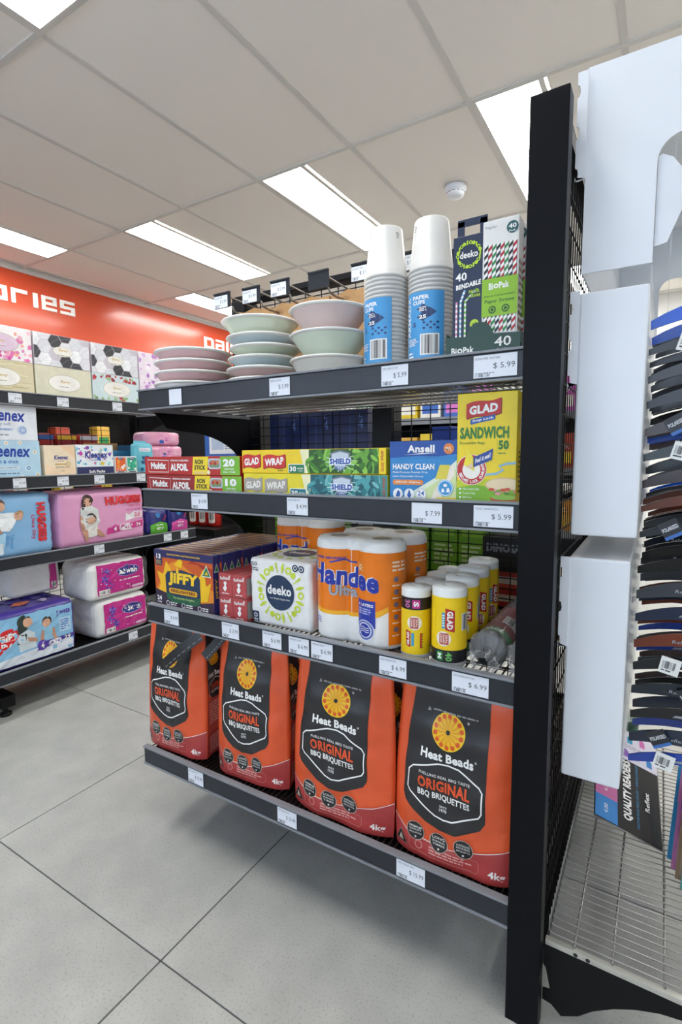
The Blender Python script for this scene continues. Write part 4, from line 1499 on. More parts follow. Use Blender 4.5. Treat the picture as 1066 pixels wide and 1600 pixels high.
def bag_shape(w, d, H, seed):
    ph = seed * 2.1

    def dims(v):
        q = v / H
        a = w / 2 * (1 + 0.03 * math.sin(PI * q * 1.1) - 0.06 * q * q)
        b_ = d / 2 * (1.0 + 0.12 * math.sin(PI * min(q * 1.2, 1)) - 0.72 * max(0, q - 0.45) ** 1.5 / 0.55 ** 1.5)
        yc = 0.020 * q * q - (d / 2 - b_) * 0.78
        return a, b_, yc

    def wr(u, v):
        return 0.0030 * math.sin(38 * u + 26 * v + ph) * math.sin(-24 * u + 55 * v + 2 * ph) + 0.0009 * math.sin(95 * u - 60 * v + ph) * math.sin(70 * v + 40 * u + ph)

    def fr(u, v, e):            # u in -1..1
        a, b_, yc = dims(v)
        k = 1 - 0.30 * abs(u) ** 5
        edge = max(0.0, 1 - abs(u) ** 8)
        crease = 0.004 * max(0, 1 - abs(abs(u) - 0.82) / 0.12) * (v / H)
        return (u * a, yc - b_ * k - e + (wr(u * a, v) + crease) * edge, v)

    def sd(u, v, e, s_=1):      # u in -1..1 front to back on the side gusset
        a, b_, yc = dims(v)
        g = 0.10 + 0.10 * (v / H)
        x = a * (1 - g * (1 - abs(u) ** 1.5) * 0.8)
        return (s_ * (x + e), yc + b_ * 0.70 * u + 0.0006 * math.sin(80 * v + ph), v)
    return dims, fr, sd


def sun(a, cx, cy, R, layer, seg=14):
    ye, og = C('f6c81a', 0.35), C('e05a1a', 0.35)
    a.circ(cx, cy, R, ye, layer, 36)
    for k in range(seg):
        q = 2 * PI * k / seg
        p = (cx + R * .74 * math.cos(q), cy + R * .74 * math.sin(q))
        q2 = q + PI / seg
        a.poly([(cx, cy), (cx + R * .72 * math.cos(q), cy + R * .72 * math.sin(q)), (cx + R * .72 * math.cos(q2), cy + R * .72 * math.sin(q2))], C('f0a01c', 0.35), layer + 1)
        a.circ(cx + R * .80 * math.cos(q + .2), cy + R * .80 * math.sin(q + .2), R * .135, og, layer + 1, 10)
    a.circ(cx, cy, R * .13, 'bag_black', layer + 2, 10)


def briquette_bag(label, loc, rz, w=0.228, d=0.125, H=0.328, seed=1):
    t = thing('briquette_bag', label, 'charcoal bag', loc, rz, 'charcoal briquette bags')
    dims, fr, sd = bag_shape(w, d, H, seed)
    NU, NV, NS = 30, 34, 8
    rows = []
    vs, fs = [], []
    for j in range(NV + 1):
        v = H * j / NV
        ring = [fr(-1 + 2 * i / NU, v, 0) for i in range(NU + 1)]
        ring += [sd(-1 + 2 * i / NS, v, 0) for i in range(1, NS)]
        bk = [fr(1 - 2 * i / NU, v, 0) for i in range(NU + 1)]
        a_, b_, yc = dims(v)
        ring += [(x, 2 * yc - y, z) for x, y, z in bk]
        ring += [sd(1 - 2 * i / NS, v, 0, -1) for i in range(1, NS)]
        vs += ring
        n = len(ring)
    for j in range(NV):
        for i in range(n):
            fs.append((j * n + i, j * n + (i + 1) % n, (j + 1) * n + (i + 1) % n, (j + 1) * n + i))
    fs.append(tuple(range(n))[::-1])
    fs.append(tuple(range(NV * n, NV * n + n)))
    MB().add(vs, fs, 'bag_orange', True).build('bag', t)
    # front print in a 236 x 328 space
    A, HH = 236.0, H * 1000
    a = Art()
    k = HH / 345
    bk = MATS['bag_black']
    wt = W()
    og = C('e4552a', 0.35)
    arc = [(0, 62), (30, 46), (62, 38), (110, 36), (150, 44), (190, 58), (236, 74)]
    a.poly([(0, 0), (236, 0)] + [(x, y * k) for x, y in arc[::-1]], 'bag_maroon', 0)
    a.band([(x, y * k) for x, y in arc], 1.2, wt, 1)
    a.poly([(34, 344 * k), (26, 240 * k), (24, 190 * k), (22, 120 * k), (28, 108 * k), (70, 78 * k), (100, 70 * k), (130, 72 * k), (176, 98 * k), (184, 112 * k), (184, 190 * k), (186, 250 * k), (190, 344 * k)], bk, 0.5)
    sun(a, 109, 262 * k, 33, 1)
    a.ring(147, 286 * k, 1.4, 2.2, wt, 1, 10)
    a.text('Heat Beads', 56, 204 * k, 160, 222 * k, wt, 2, 0.035).ring(164, 220 * k, 1.2, 2, wt, 2, 10)
    a.lines(74, 293 * k, 166, 299 * k, 1, C('9a9896'), 2, ragged=0)
    a.poly([(62, 292 * k), (70, 292 * k), (66, 300 * k)], C('9a9896'), 2)
    hx = [(32, 136), (34, 172), (42, 181), (92, 198), (112, 200), (132, 197), (172, 178), (178, 170), (177, 130), (172, 121), (124, 96), (106, 93), (90, 96), (38, 128), (32, 136)]
    a.band([(x, y * k) for x, y in hx], 2.6, wt, 2)
    a.text('FUELLING REAL BBQ TASTE', 56, 172 * k, 155, 178 * k, C('d8d6d2'), 2, 0.02)
    a.text('ORIGINAL', 54, 146 * k, 156, 169 * k, og, 2, 0.035)
    a.text('BBQ BRIQUETTES', 54, 127 * k, 156, 142 * k, wt, 2, 0.025)
    a.text('SINCE', 98, 115 * k, 112, 119 * k, wt, 2, 0.01).text('1970', 98, 107 * k, 112, 113 * k, wt, 2, 0.01)
    for i, (cx, cy) in enumerate(((50, 50), (98, 44), (146, 50))):
        a.circ(cx, cy * k, 18.5, C('c9b8a8'), 1.5, 24).circ(cx, cy * k, 17.3, bk, 2, 24)
        for j, s_ in enumerate((('PREMIUM', 'QUALITY', 'BRIQUETTES'), ('LONG', 'BURNING', 'TIMES'), ("AUSTRALIA'S", 'FAVOURITE', 'BRIQUETTE'))[i]):
            hh = (4.2, 4.2, 3.2)[j] if i != 1 else (6, 3.4, 3.4)[j]
            a.text(s_, cx - 12.5, (cy + 6 - 6.2 * j) * k, cx + 12.5, (cy + 6 - 6.2 * j) * k + hh, C('e0ded8'), 3, 0.02)
        a.circ(cx, cy * k - 12, 2, C('e0ded8'), 3, 8)
    a.poly([(4, 14), (32, 14), (17, 38)], bk, 2).band([(4, 14), (32, 14), (17, 38), (4, 14)], 0.7, C('c9b8a8'), 3).poly([(12, 17), (24, 18), (17, 30)], C('c9b8a8'), 3)
    rg = random.Random(2)
    a.band([(40, 10), (170, 10), (174, 14), (174, 28), (170, 32), (110, 32), (74, 34), (40, 36), (36, 30), (36, 14), (40, 10)], 0.8, C('d08a80'), 1)
    a.lines(78, 14, 168, 29, 3, C('e0a8a0'), 1, rng=rg).ring(56, 22, 6, 8, C('d08a80'), 1, 16)
    a.text('4kg', 192, 8, 222, 24, C('f0e6e0'), 1, 0.03)
    a.build('printed_front', t, lambda u, v, e: fr((u * 1000 / A) * 2 - 1, v, e), cut=(A / NU, H * 1000 / NV), h0=0.0009, dh=0.0004, smooth=True)
    # gusset print
    b = Art()
    D = 100.0
    b.rect(4, 0, 96, 62 * k, 'bag_maroon', 0).rect(4, 62 * k, 96, 150 * k, C('c85a4c', 0.36), 0)
    b.poly([(8, 344 * k), (8, 170 * k), (30, 150 * k), (70, 150 * k), (92, 170 * k), (92, 344 * k)], bk, 0.5)
    sun(b, 50, 262 * k, 26, 1)
    b.text('Heat Beads', 12, 206 * k, 88, 220 * k, wt, 2, 0.03)
    b.band([(14, 160 * k), (14, 190 * k), (50, 202 * k), (86, 190 * k), (86, 160 * k)], 2, wt, 2)
    b.text('ORIGINAL', 24, 175 * k, 76, 188 * k, og, 2, 0.03).text('BBQ BRIQUETTES', 24, 164 * k, 76, 172 * k, wt, 2, 0.02)
    b.lines(14, 84 * k, 86, 142 * k, 8, C('f0c8b8'), 1, rng=rg).lines(14, 8, 86, 54 * k, 9, C('e8b8b0'), 1, rng=rg)
    b.build('printed_gusset', t, lambda u, v, e: sd((u * 1000 / D) * 2 - 1, v, e), cut=(D / NS, H * 1000 / NV), h0=0.0007, smooth=True)
    s = MB().box(-w * 0.44, w * 0.44, dims(H)[2] - 0.006, dims(H)[2] + 0.006, H - 0.002, H + 0.006, 'bag_black').build('top_seal', t)
    return t


bg = [('charcoal briquette bag at the far left end with a black strap across it', (-1.021, 0.893, Z4), 0.02, 0.205, 0.118, 1),
      ('second charcoal briquette bag from the left, turned slightly', (-0.775, 0.898, Z4), 0.08, 0.198, 0.118, 2),
      ('third charcoal briquette bag from the left, below the paper towels', (-0.5265, 0.893, Z4), 0.0, 0.236, 0.122, 3),
      ('charcoal briquette bag nearest the black post', (-0.2905, 0.893, Z4), 0.0, 0.222, 0.122, 4)]
for i, (lab, loc, rz, w, d, sdd) in enumerate(bg):
    t = briquette_bag(lab, loc, rz, w, d, 0.328, sdd)
    if i < 2:
        m = MB()
        n = 9
        vs = []
        for q in range(n):
            f = q / (n - 1)
            if i == 0:
                c0 = Vector((0.112 - 0.100 * f, -0.058 - 0.028 * math.sin(f * PI * 0.55) , 0.322 - 0.085 * f))
                wv = Vector((0.0145, 0.0, -0.0165))
            else:
                c0 = Vector((-0.085 - 0.030 * f, -0.030 - 0.034 * f, 0.322 - 0.045 * f))
                wv = Vector((0.016, 0, -0.012))
            vs += [c0 + wv * 0.6, c0 - wv * 0.6]
        m.add(vs, [(2 * q, 2 * q + 1, 2 * q + 3, 2 * q + 2) for q in range(n - 1)], M('strap_black', (26, 26, 30), 0.3, var=0.2, bump=0.1))
        o = m.build('carry_strap', t)
        md = o.modifiers.new('solid', 'SOLIDIFY')
        md.thickness = 0.0012
        e = MB()
        for q in range(n - 1):
            if q % 1 == 0:
                p, p2 = vs[2 * q] * 0.75 + vs[2 * q + 1] * 0.25, vs[2 * q + 2] * 0.75 + vs[2 * q + 3] * 0.25
                e.bar(p + Vector((0, -0.0012, 0)), p + (p2 - p) * 0.6 + Vector((0, -0.0012, 0)), 0.0006, C('c9c9c9'), 4)
        st = e.build('stitching', o)
        st['kind'] = 'stuff'

# ================================================================ GOODS ON THE LEFT GONDOLA (fronts face right, +x)
XF = -1.975


def Lp(y0, y1, d, z, back=0.0):
    return (XF - d / 2 - back, (y0 + y1) / 2, z)


RZ = PI / 2
zt = ZL[0] + 0.0005


def blob(a, rg, W_, H_, cols_, n, r0, r1, layer, x0=0, y0=0):
    for i in range(n):
        cx, cy, r = x0 + rg.uniform(2, W_ - 2), y0 + rg.uniform(2, H_ - 2), rg.uniform(r0, r1)
        pts = []
        for j in range(9):
            q = 2 * PI * j / 9
            rr_ = r * rg.uniform(0.6, 1.1)
            pts.append((min(x0 + W_ - 1, max(x0 + 1, cx + rr_ * math.cos(q))), min(y0 + H_ - 1, max(y0 + 1, cy + rr_ * math.sin(q)))))
        a.poly(pts, C(cols_[i % len(cols_)]), layer + i * 0.01)


def tissue(label, y0, y1, z, style, group, d=0.11, h=0.118):
    w = y1 - y0
    base = {'floral': 'f2ecec', 'hex': 'cfc4cc', 'purple': 'efe4ee', 'grass': 'd8cdaa', 'cream': 'd9d5bd', 'poppy': 'cfdfe2'}[style]
    t = carton('tissue_box', label, 'tissue box', w, d, h, base, Lp(y0, y1, d, z), RZ, group, 0.0015)
    a = Art()
    Wm, Hm = w * 1000, h * 1000
    rg = random.Random(hash(label) % 1000 if False else len(label) * 7 + int(y0 * 100))
    if style == 'floral':
        blob(a, rg, Wm, Hm * 0.95, ['e8b0c0', 'f0a890', 'e07ab0', 'f3c9d0', 'eec070', 'd880b8'], 34, 5, 13, 1)
        blob(a, rg, Wm, 34, ['d850a0', 'e070b0', 'e89ac0', 'f0b0c8'], 22, 5, 11, 1.5)
    elif style == 'purple':
        blob(a, rg, Wm, Hm, ['e0b8e0', 'c890d0', 'f0d8ec', 'b878c8', 'f6ecf4'], 40, 4, 14, 1)
        for k in range(9):
            a.rect(rg.uniform(4, Wm - 6), rg.uniform(10, 60), rg.uniform(8, Wm - 2), 0, C('e6d0e8'), 1.2) if False else None
    elif style == 'hex':
        k = 0
        R = 27
        cs = ['e6e6ea', 'dcdce2', '34353a', 'efeff2', 'c9c3cc', '3c3d44', 'e2e2e8']
        for i in range(-1, 7):
            for j in range(-1, 4):
                cx, cy = i * R * 1.5, j * R * 1.732 + (R * .866 if i % 2 else 0)
                pts = [(cx + R * .96 * math.cos(PI / 3 * q), cy + R * .96 * math.sin(PI / 3 * q)) for q in range(6)]
                pts = [(min(Wm - 1, max(1, x)), min(Hm - 1, max(1, y))) for x, y in pts]
                xs = [p[0] for p in pts]
                ys = [p[1] for p in pts]
                if max(xs) - min(xs) > 4 and max(ys) - min(ys) > 4:
                    c = cs[(i * 3 + j * 5 + k) % 7]
                    a.poly(pts, C(c, 0.3), 1)
                    a.band([(min(xs) + 4, min(ys) + 6), ((min(xs) + max(xs)) / 2, (min(ys) + max(ys)) / 2 + 3), (max(xs) - 4, max(ys) - 8)], 0.8, C('b9b6bf' if c[0] in 'cde' else '8a8a90'), 2)
    elif style == 'grass':
        for k in range(46):
            y = rg.uniform(3, Hm - 3)
            x = rg.uniform(2, Wm - 60)
            a.band([(x, y), (x + 30, y + rg.uniform(-4, 4)), (x + 58, y + rg.uniform(-3, 3))], 1.2, C(('b8ab7e', 'efe8cc', 'a89a68', 'cfc59a')[k % 4]), 1)
    elif style == 'poppy':
        blob(a, rg, Wm, 30, ['8fb07a', 'a8c49a', 'b8384a', '7f9a6a'], 18, 6, 14, 1)
        blob(a, rg, Wm, 28, ['b83040', 'c84a54', '98283a', '9fb88a'], 22, 5, 12, 1.3, 0, Hm - 30)
    if style in ('grass', 'cream', 'poppy', 'floral', 'hex'):
        e = C('ece9e2') if style != 'floral' else C('dcc4d8')
        sc_ = 0.6 if style == 'hex' else 1.0
        a.circ(Wm * .5, Hm * .5, Wm * .29 * sc_, C('b9b29a'), 4, 36, ry=Hm * .27 * sc_).circ(Wm * .5, Hm * .5, Wm * .282 * sc_, e, 5, 36, ry=Hm * .255 * sc_)
        a.text('Bevy', Wm * .42, Hm * .47, Wm * .58, Hm * .60, C('c8a24a'), 6, 0.01, slant=0.25).lines(Wm * .40, Hm * .36, Wm * .60, Hm * .41, 1, C('a8a294'), 6)
    a.build('printed_front', t, front(w, -d / 2), dh=0.00012)
    return t


cl = [(0.625, 0.845), (0.849, 1.071), (1.077, 1.298), (1.304, 1.524), (1.530, 1.750)]
low = [('cream', 'cream tissue box beyond the left picture edge'), ('grass', 'tissue box with straw coloured grass print, bottom row at the left edge'), ('cream', 'plain cream tissue box with white oval, bottom row'),
       ('poppy', 'pale blue tissue box with red poppies, bottom row'), ('purple', 'lilac tissue box of the bottom row beside the plates')]
upp = [('hex', 'hexagon tissue box beyond the left picture edge'), ('floral', 'pink floral tissue box on the top row at the left edge'), ('hex', 'tissue box with black and white hexagons, above the cream box'),
       ('hex', 'tissue box with black and white hexagons, above the poppy box'), ('purple', 'lilac tissue box of the top row beside the plates')]
for (y0, y1), lo_, up_ in zip(cl, low, upp):
    tissue(lo_[1], y0, y1, zt, lo_[0], 'patterned tissue boxes')
    tissue(up_[1], y0, y1, zt + 0.1185, up_[0], 'patterned tissue boxes')

# second shelf: branded tissues, pocket packs, wipes
zk = ZL[1] + 0.0005
bl = C('1d3fa0', 0.35)
t = carton('tissue_box', 'pale blue tissue box with daisies, lower of the big pair', 'tissue box', 0.236, 0.115, 0.138, 'b7d7ea', Lp(0.838, 1.074, 0.115, zk), RZ)
a = Art()
a.text('Kleenex', 46, 80, 198, 124, bl, 2, 0.03, slant=0.12, rise=-0.02).text('soft & thick', 74, 56, 158, 68, C('2f6fb8'), 2, 0.02)
a.rect(72, 36, 160, 46, C('d8e8f2'), 1).text('EXTRA COMFORT', 78, 38.5, 154, 43.5, C('5a7aa0'), 2, 0.02).lines(90, 16, 160, 24, 1, C('5a7aa0'), 2)
a.ring(190, 38, 9, 11, C('e8f2f8'), 2, 20).ring(192, 38, 4, 7, C('5a8ac0'), 2, 16)
for x, y in ((120, 128), (166, 130), (216, 96), (222, 14), (168, 6), (90, 132)):
    for k in range(8):
        q = PI * k / 4
        a.circ(x + 5 * math.cos(q), y + 5 * math.sin(q), 2.7, W(), 3, 8)
    a.circ(x, y, 2.8, C('d8a83a'), 4, 8)
a.build('printed_front', t, front(0.236, -0.0575))
t = carton('tissue_box', 'white tissue box stacked on the pale blue one', 'tissue box', 0.234, 0.115, 0.121, 'e8ecf2', Lp(0.836, 1.070, 0.115, zk + 0.1385), RZ)
a = Art()
a.text('Kleenex', 40, 68, 190, 112, bl, 2, 0.03, slant=0.12, rise=-0.02).text('everyday soft', 56, 48, 142, 62, C('5a6a94'), 2, 0.0)
a.rect(40, 33, 150, 42, C('c4d2ea'), 1).text('GENTLE ON SKIN', 52, 35, 140, 40, C('4a68a8'), 2, 0.02).lines(70, 14, 150, 22, 1, C('8a94ac'), 2)
a.circ(180, 36, 17, C('c4d2ea'), 1).ring(182, 36, 8, 11, C('7f9acc'), 2, 18)
for k in range(5):
    a.band([(196 + k * 4, 100 - k * 9), (212, 92 - k * 12), (230, 104 - k * 10)], 0.7, C('c3cad6'), 1)
a.build('printed_front', t, front(0.234, -0.0575))
t = carton('tissue_box', 'small peach cream tissue cube', 'tissue box', 0.122, 0.115, 0.122, 'efdcbf', Lp(1.088, 1.210, 0.115, zk), RZ)
a = Art()
a.poly([(1, 1), (121, 1), (121, 40), (60, 30), (1, 50)], C('f2d6b4'), 0.5).poly([(60, 121), (121, 121), (121, 70), (90, 96)], C('f0cfa8'), 0.5)
a.text('Kleenex', 38, 68, 92, 84, C('33439c'), 2, 0.03, slant=0.1).lines(50, 60, 82, 64, 1, C('a08a6a'), 2)
a.rect(40, 48, 90, 52, C('c9a24a'), 2).circ(92, 50, 8, C('d8b45a'), 3).circ(92, 50, 5, C('efdcbf'), 4).lines(42, 34, 98, 42, 2, C('b09a7a'), 2).lines(60, 22, 78, 26, 1, C('b09a7a'), 2)
a.build('printed_front', t, front(0.122, -0.0575))
t = carton('tissue_carton', 'multicoloured carton of pocket tissues with navy lower band', 'tissue box', 0.164, 0.12, 0.126, 'e9eef2', Lp(1.214, 1.378, 0.12, zk), RZ)
a = Art()
rg = random.Random(4)
blob(a, rg, 164, 86, ['4aa8c8', '7ac8d8', 'c83aa0', '7a4ab0', '3a6ac8', 'e8c83a', 'e06a9a', '9adce0'], 46, 3, 10, 1, 0, 38)
blob(a, rg, 110, 40, ['f2f4f6', 'ffffff'], 10, 8, 14, 2, 26, 62)
a.text('Kleenex', 36, 72, 136, 100, C('2a2f8c'), 4, 0.04, slant=0.1).lines(60, 62, 110, 67, 1, C('4a4f9c'), 4)
a.rect(0, 0, 164, 37, C('232c5c'), 3).text('Soft Packs', 52, 12, 122, 24, W(), 4, 0.03)
a.build('printed_front', t, front(0.164, -0.06))
for k, (c1, c2, lab) in enumerate((('e8622a', 'f29a3a', 'orange pocket tissue pack beside the multicoloured carton'), ('2fa88a', '7ad0a0', 'green pocket tissue pack beside the multicoloured carton'))):
    t = carton('pocket_tissue_pack', lab, 'tissue pack', 0.054, 0.08, 0.078, 'e6e4e0', Lp(1.385 + 0.057 * k, 1.439 + 0.057 * k, 0.08, zk), RZ, 'pocket tissue packs', 0.006)
    a = Art()
    a.rect(4, 16, 50, 74, C(c1), 1)
    blob(a, random.Random(k + 3), 46, 56, [c2, c1, 'f0f0ea'], 10, 4, 10, 1.2, 4, 17)
    a.poly([(12, 74), (42, 74), (36, 64), (18, 64)], C('2a2f6c'), 3).text('Kleenex', 17, 67, 37, 72, W(), 4, 0.02)
    a.rrect(10, 3, 44, 14, 4, C('2a2f6c'), 2).lines(15, 6, 39, 11, 1, W(), 3)
    a.build('printed_front', t, front(0.054, -0.04))


def soft_pack(name, label, cat, w, d, h, mat, loc, rz, group=None, r=0.014, puff=0.01, seed=1, wr=0.002, n=10, pname='pack'):
    t = thing(name, label, cat, loc, rz, group)
    m = MB()
    soft_box(m, w, d, h, mat, r, n, puff, seed, wr=wr)
    m.build(pname, t)
    return t


M('wipe_pink', (226, 158, 186), 0.25, var=0.1, scale=14, bump=0.2)
M('wipe_blue', (110, 196, 214), 0.25, var=0.08, scale=14, bump=0.2)
for i, (y, z, back, lab) in enumerate(((1.585, 0, 0.06, 'lower pink baby wipes pack of the front stack'), (1.578, 0.064, 0.06, 'upper pink baby wipes pack of the front stack'),
                                       (1.57, 0.128, 0.065, 'topmost pink baby wipes pack of the front stack'), (1.60, 0, 0.17, 'lower pink wipes pack of the rear stack'), (1.585, 0.064, 0.17, 'upper pink wipes pack of the rear stack'))):
    w, d, h = 0.20, 0.10, 0.062
    t = soft_pack('baby_wipes', lab, 'baby wipes', w, d, h, 'wipe_pink', (XF - back - 0.02, y + 0.105, zk + z), RZ, 'pink baby wipes', 0.018, 0.004, i + 1, 0.0016)
    a = Art()
    a.rect(60, 8, 130, 54, C('e39ac0', 0.3), 0).poly([(70, 10), (98, 10), (96, 24), (86, 30), (72, 24)], C('2f5ab0'), 1).circ(84, 34, 6, C('f0c8a8'), 1, 12).lines(104, 20, 128, 40, 3, C('b85a98'), 1).lines(140, 18, 182, 44, 4, C('e8c4d4'), 1)
    a.build('printed_front', t, soft_front(w, d, h, 0.004, i + 1, 0.0016), cut=(14, 12), h0=0.001)
t = thing('wet_wipes', 'upright light blue wet wipes pouch between pocket tissues and pink wipes', 'wipes', (XF - 0.045, 1.555, zk), RZ)
w, d, h = 0.088, 0.05, 0.135
m = MB()
soft_box(m, w, d, h, 'wipe_blue', 0.012, 10, 0.006, 5, wr=0.0012)
m.build('pouch', t)
MB().bbox(-0.04, 0.04, -0.0015, 0.0015, 0.128, 0.148, 'wipe_blue', 0.0006).build('top_seal', t)
a = Art()
a.text('WET', 22, 62, 60, 80, C('173a78'), 1, 0.06).text('WIPES', 16, 42, 66, 60, C('173a78'), 1, 0.06).rrect(12, 100, 70, 116, 4, C('d8eef2'), 1).lines(16, 103, 66, 113, 2, C('c85aa0'), 2).circ(70, 22, 9, C('d8eef2'), 1).circ(22, 20, 9, C('2f6a9c'), 1)
a.build('printed_front', t, soft_front(w, d, h, 0.006, 5, 0.0012), cut=(14, 12), h0=0.001)
t = thing('open_carton', 'open dark blue cardboard carton behind the pocket tissue packs', 'carton', (XF - 0.16, 1.47, zk), RZ)
m = MB()
cb, kb = C('2a6a94'), 'kraft'
m.bbox(-0.085, 0.085, -0.058, -0.056, 0, 0.105, cb, 0.0004).bbox(-0.085, 0.085, 0.056, 0.058, 0, 0.14, kb, 0.0004).bbox(-0.085, -0.083, -0.056, 0.056, 0, 0.13, cb, 0.0004).bbox(0.083, 0.085, -0.056, 0.056, 0, 0.13, cb, 0.0004).bbox(-0.083, 0.083, -0.056, 0.056, 0, 0.002, cb, 0.0004)
m.build('carton', t)

# third shelf: nappies
zh = ZL[2] + 0.0005
M('nappy_blue', (138, 186, 226), 0.25, var=0.06, scale=8, bump=0.12)
M('nappy_pink', (228, 160, 200), 0.25, var=0.06, scale=8, bump=0.12)
skin, skin2 = C('d8a88c'), C('c8947a')


def nappy_args(seed):
    return (0.008, seed, 0.0022)


w, d, h = 0.36, 0.16, 0.232
t = soft_pack('nappy_pack', 'blue plastic nappy pack with red sideways lettering at the left edge', 'nappies', w, d, h, 'nappy_blue', Lp(0.748, 1.106, d, zh, 0.008), RZ, 'nappy packs', 0.02, 0.008, 3, 0.0022, 14)
a = Art()
a.text('HUGGIES', 300, 48, 334, 196, C('d8262c'), 1, 0.07, rot=-90).text('Ultra Dry', 274, 60, 292, 150, C('c83a70'), 1, 0.02, rot=-90)
a.circ(170, 196, 22, C('5a3f34'), 1, 20).circ(176, 190, 15, skin, 2, 18).poly([(60, 205), (150, 214), (160, 196), (150, 176), (60, 170)], C('b8cfe4'), 1)
a.circ(232, 152, 16, skin, 3, 18).circ(238, 160, 13, C('b88a5a'), 2.8, 14).poly([(150, 170), (220, 166), (226, 140), (200, 100), (150, 104)], C('eef2f4'), 2).poly([(96, 150), (150, 166), (152, 152), (100, 138)], skin, 3).poly([(120, 96), (166, 112), (176, 96), (130, 82)], skin2, 3)
a.poly([(60, 30), (180, 40), (186, 96), (150, 84), (60, 70)], C('a8d4ec'), 2).rrect(90, 18, 176, 60, 5, C('e4eef6'), 3).lines(96, 22, 170, 56, 5, C('6a9ac8'), 4).text('Tailor-made', 200, 34, 214, 88, C('3a8ac8'), 1, 0.0, rot=-90).text('fibres', 184, 50, 198, 84, C('3a8ac8'), 1, 0.0, rot=-90)
a.build('printed_front', t, soft_front(w, d, h, 0.008, 3, 0.0022), cut=(20, 16), h0=0.0026, dh=0.0004)
w, d, h = 0.392, 0.16, 0.226
t = soft_pack('nappy_pack', 'pink plastic nappy pack with mother and baby picture', 'nappies', w, d, h, 'nappy_pink', Lp(1.134, 1.526, d, zh, 0.008), RZ, 'nappy packs', 0.02, 0.008, 6, 0.0022, 14)
a = Art()
a.text('HUGGIES', 196, 160, 372, 196, C('d8262c'), 1, 0.07).text('Ultra Dry', 306, 144, 366, 156, C('d84a70'), 1, 0.02, slant=.2)
dk = C('3a2a24')
a.circ(116, 186, 25, dk, 1, 20).poly([(91, 186), (91, 150), (104, 156), (108, 180)], dk, 1).circ(116, 180, 17, skin, 2, 20)
a.poly([(84, 156), (104, 164), (132, 164), (160, 148), (164, 100), (150, 70), (96, 72), (80, 100)], C('d6d8d6'), 1.5).poly([(82, 130), (92, 126), (98, 70), (110, 36), (98, 30), (86, 60), (78, 100)], skin2, 2)
a.circ(126, 112, 23, dk, 3, 20).circ(126, 106, 18, skin, 4, 20).poly([(100, 88), (150, 88), (158, 50), (146, 36), (108, 36), (98, 54)], C('e6e2dc'), 3).poly([(100, 70), (110, 66), (112, 24), (100, 18), (96, 40)], skin2, 4).poly([(146, 66), (156, 66), (186, 36), (186, 28), (160, 34), (148, 50)], skin2, 4)
a.poly([(196, 36), (392 - 16, 56), (392 - 16, 82), (200, 64)], C('d83a90'), 1).circ(234, 58, 17, C('c83a90'), 2).text('4', 228, 48, 240, 68, W(), 3, 0.04).rrect(254, 46, 326, 74, 13, C('f0e4ea'), 2).text('10-15', 262, 52, 318, 68, C('d86aa8'), 3, 0.03).text('36', 340, 58, 366, 74, W(), 3, 0.03)
a.poly([(286, 86), (330, 92), (332, 126), (306, 112), (290, 122)], C('f2eef0'), 2).rrect(330, 94, 376, 124, 4, C('f0dce8'), 2).lines(334, 98, 372, 120, 3, C('d04a6a'), 3)
a.lines(292, 130, 376, 138, 1, C('c84a90'), 2)
a.build('printed_front', t, soft_front(w, d, h, 0.008, 6, 0.0022), cut=(20, 16), h0=0.0026, dh=0.0004)
for k, (c1, c2, lab, y) in enumerate((('2a2f78', '5aa832', 'small navy and green soft pack marked 47.9 beside the pink nappies', 1.545), ('2a2f78', 'd04a9c', 'small navy and pink soft pack marked 47.9 near the gondola end', 1.668))):
    w, d, h = 0.112, 0.10, 0.118
    t = soft_pack('sanitary_pack', lab, 'soft pack', w, d, h, C(c1, 0.25), (XF - 0.05 - 0.01, y + w / 2, zh), RZ, 'small soft packs', 0.02, 0.006, 4 + k, 0.002)
    a = Art()
    a.poly([(8, 8), (104, 8), (104, 50), (60, 62), (8, 48)], C(c2, 0.28), 1).text('47.9', 40, 22, 78, 36, W(), 2, 0.04).lines(40, 42, 80, 50, 1, W(), 2).circ(50, 92, 12, C('2f7fc0'), 1).poly([(74, 66), (92, 96), (100, 84), (88, 62)], C('8a2f5a'), 1)
    a.build('printed_front', t, soft_front(w, d, h, 0.006, 4 + k, 0.002), cut=(14, 12), h0=0.0026, dh=0.0004)

# bottom shelf: nappy pants carton, toilet rolls
zb = ZL[3] + 0.0005
w, d, h = 0.46, 0.22, 0.212
t = soft_pack('nappy_pants_pack', 'large light blue nappy pants pack with purple edge and red heart', 'nappies', w, d, h, M('pants_purple', (74, 58, 150), 0.25, var=0.15, scale=20, bump=0.15), Lp(0.712, 1.168, d, zb, 0.006), RZ, None, 0.02, 0.006, 9, 0.002, 14)
a = Art()
a.rect(16, 16, 446, 196, C('8fc4e6', 0.25), 0)
a.poly([(16, 16), (446, 16), (446, 58), (330, 60), (200, 36), (16, 30)], C('e6ecf4', 0.25), 0.5).poly([(300, 44), (446, 60), (446, 76), (320, 74)], C('4a3a9c'), 1)
hp = []
for k in range(30):
    q = 2 * PI * k / 30
    hp.append((168 + 4.6 * 16 * math.sin(q) ** 3, 118 + 3.3 * (13 * math.cos(q) - 5 * math.cos(2 * q) - 2 * math.cos(3 * q) - math.cos(4 * q))))
a.poly(hp, C('d8262c', 0.25), 1).text('HUGGIES', 104, 112, 232, 140, W(), 2, 0.06).text('Ultra Dry', 124, 90, 214, 108, W(), 2, 0.05)
hr = C('2c3a34')
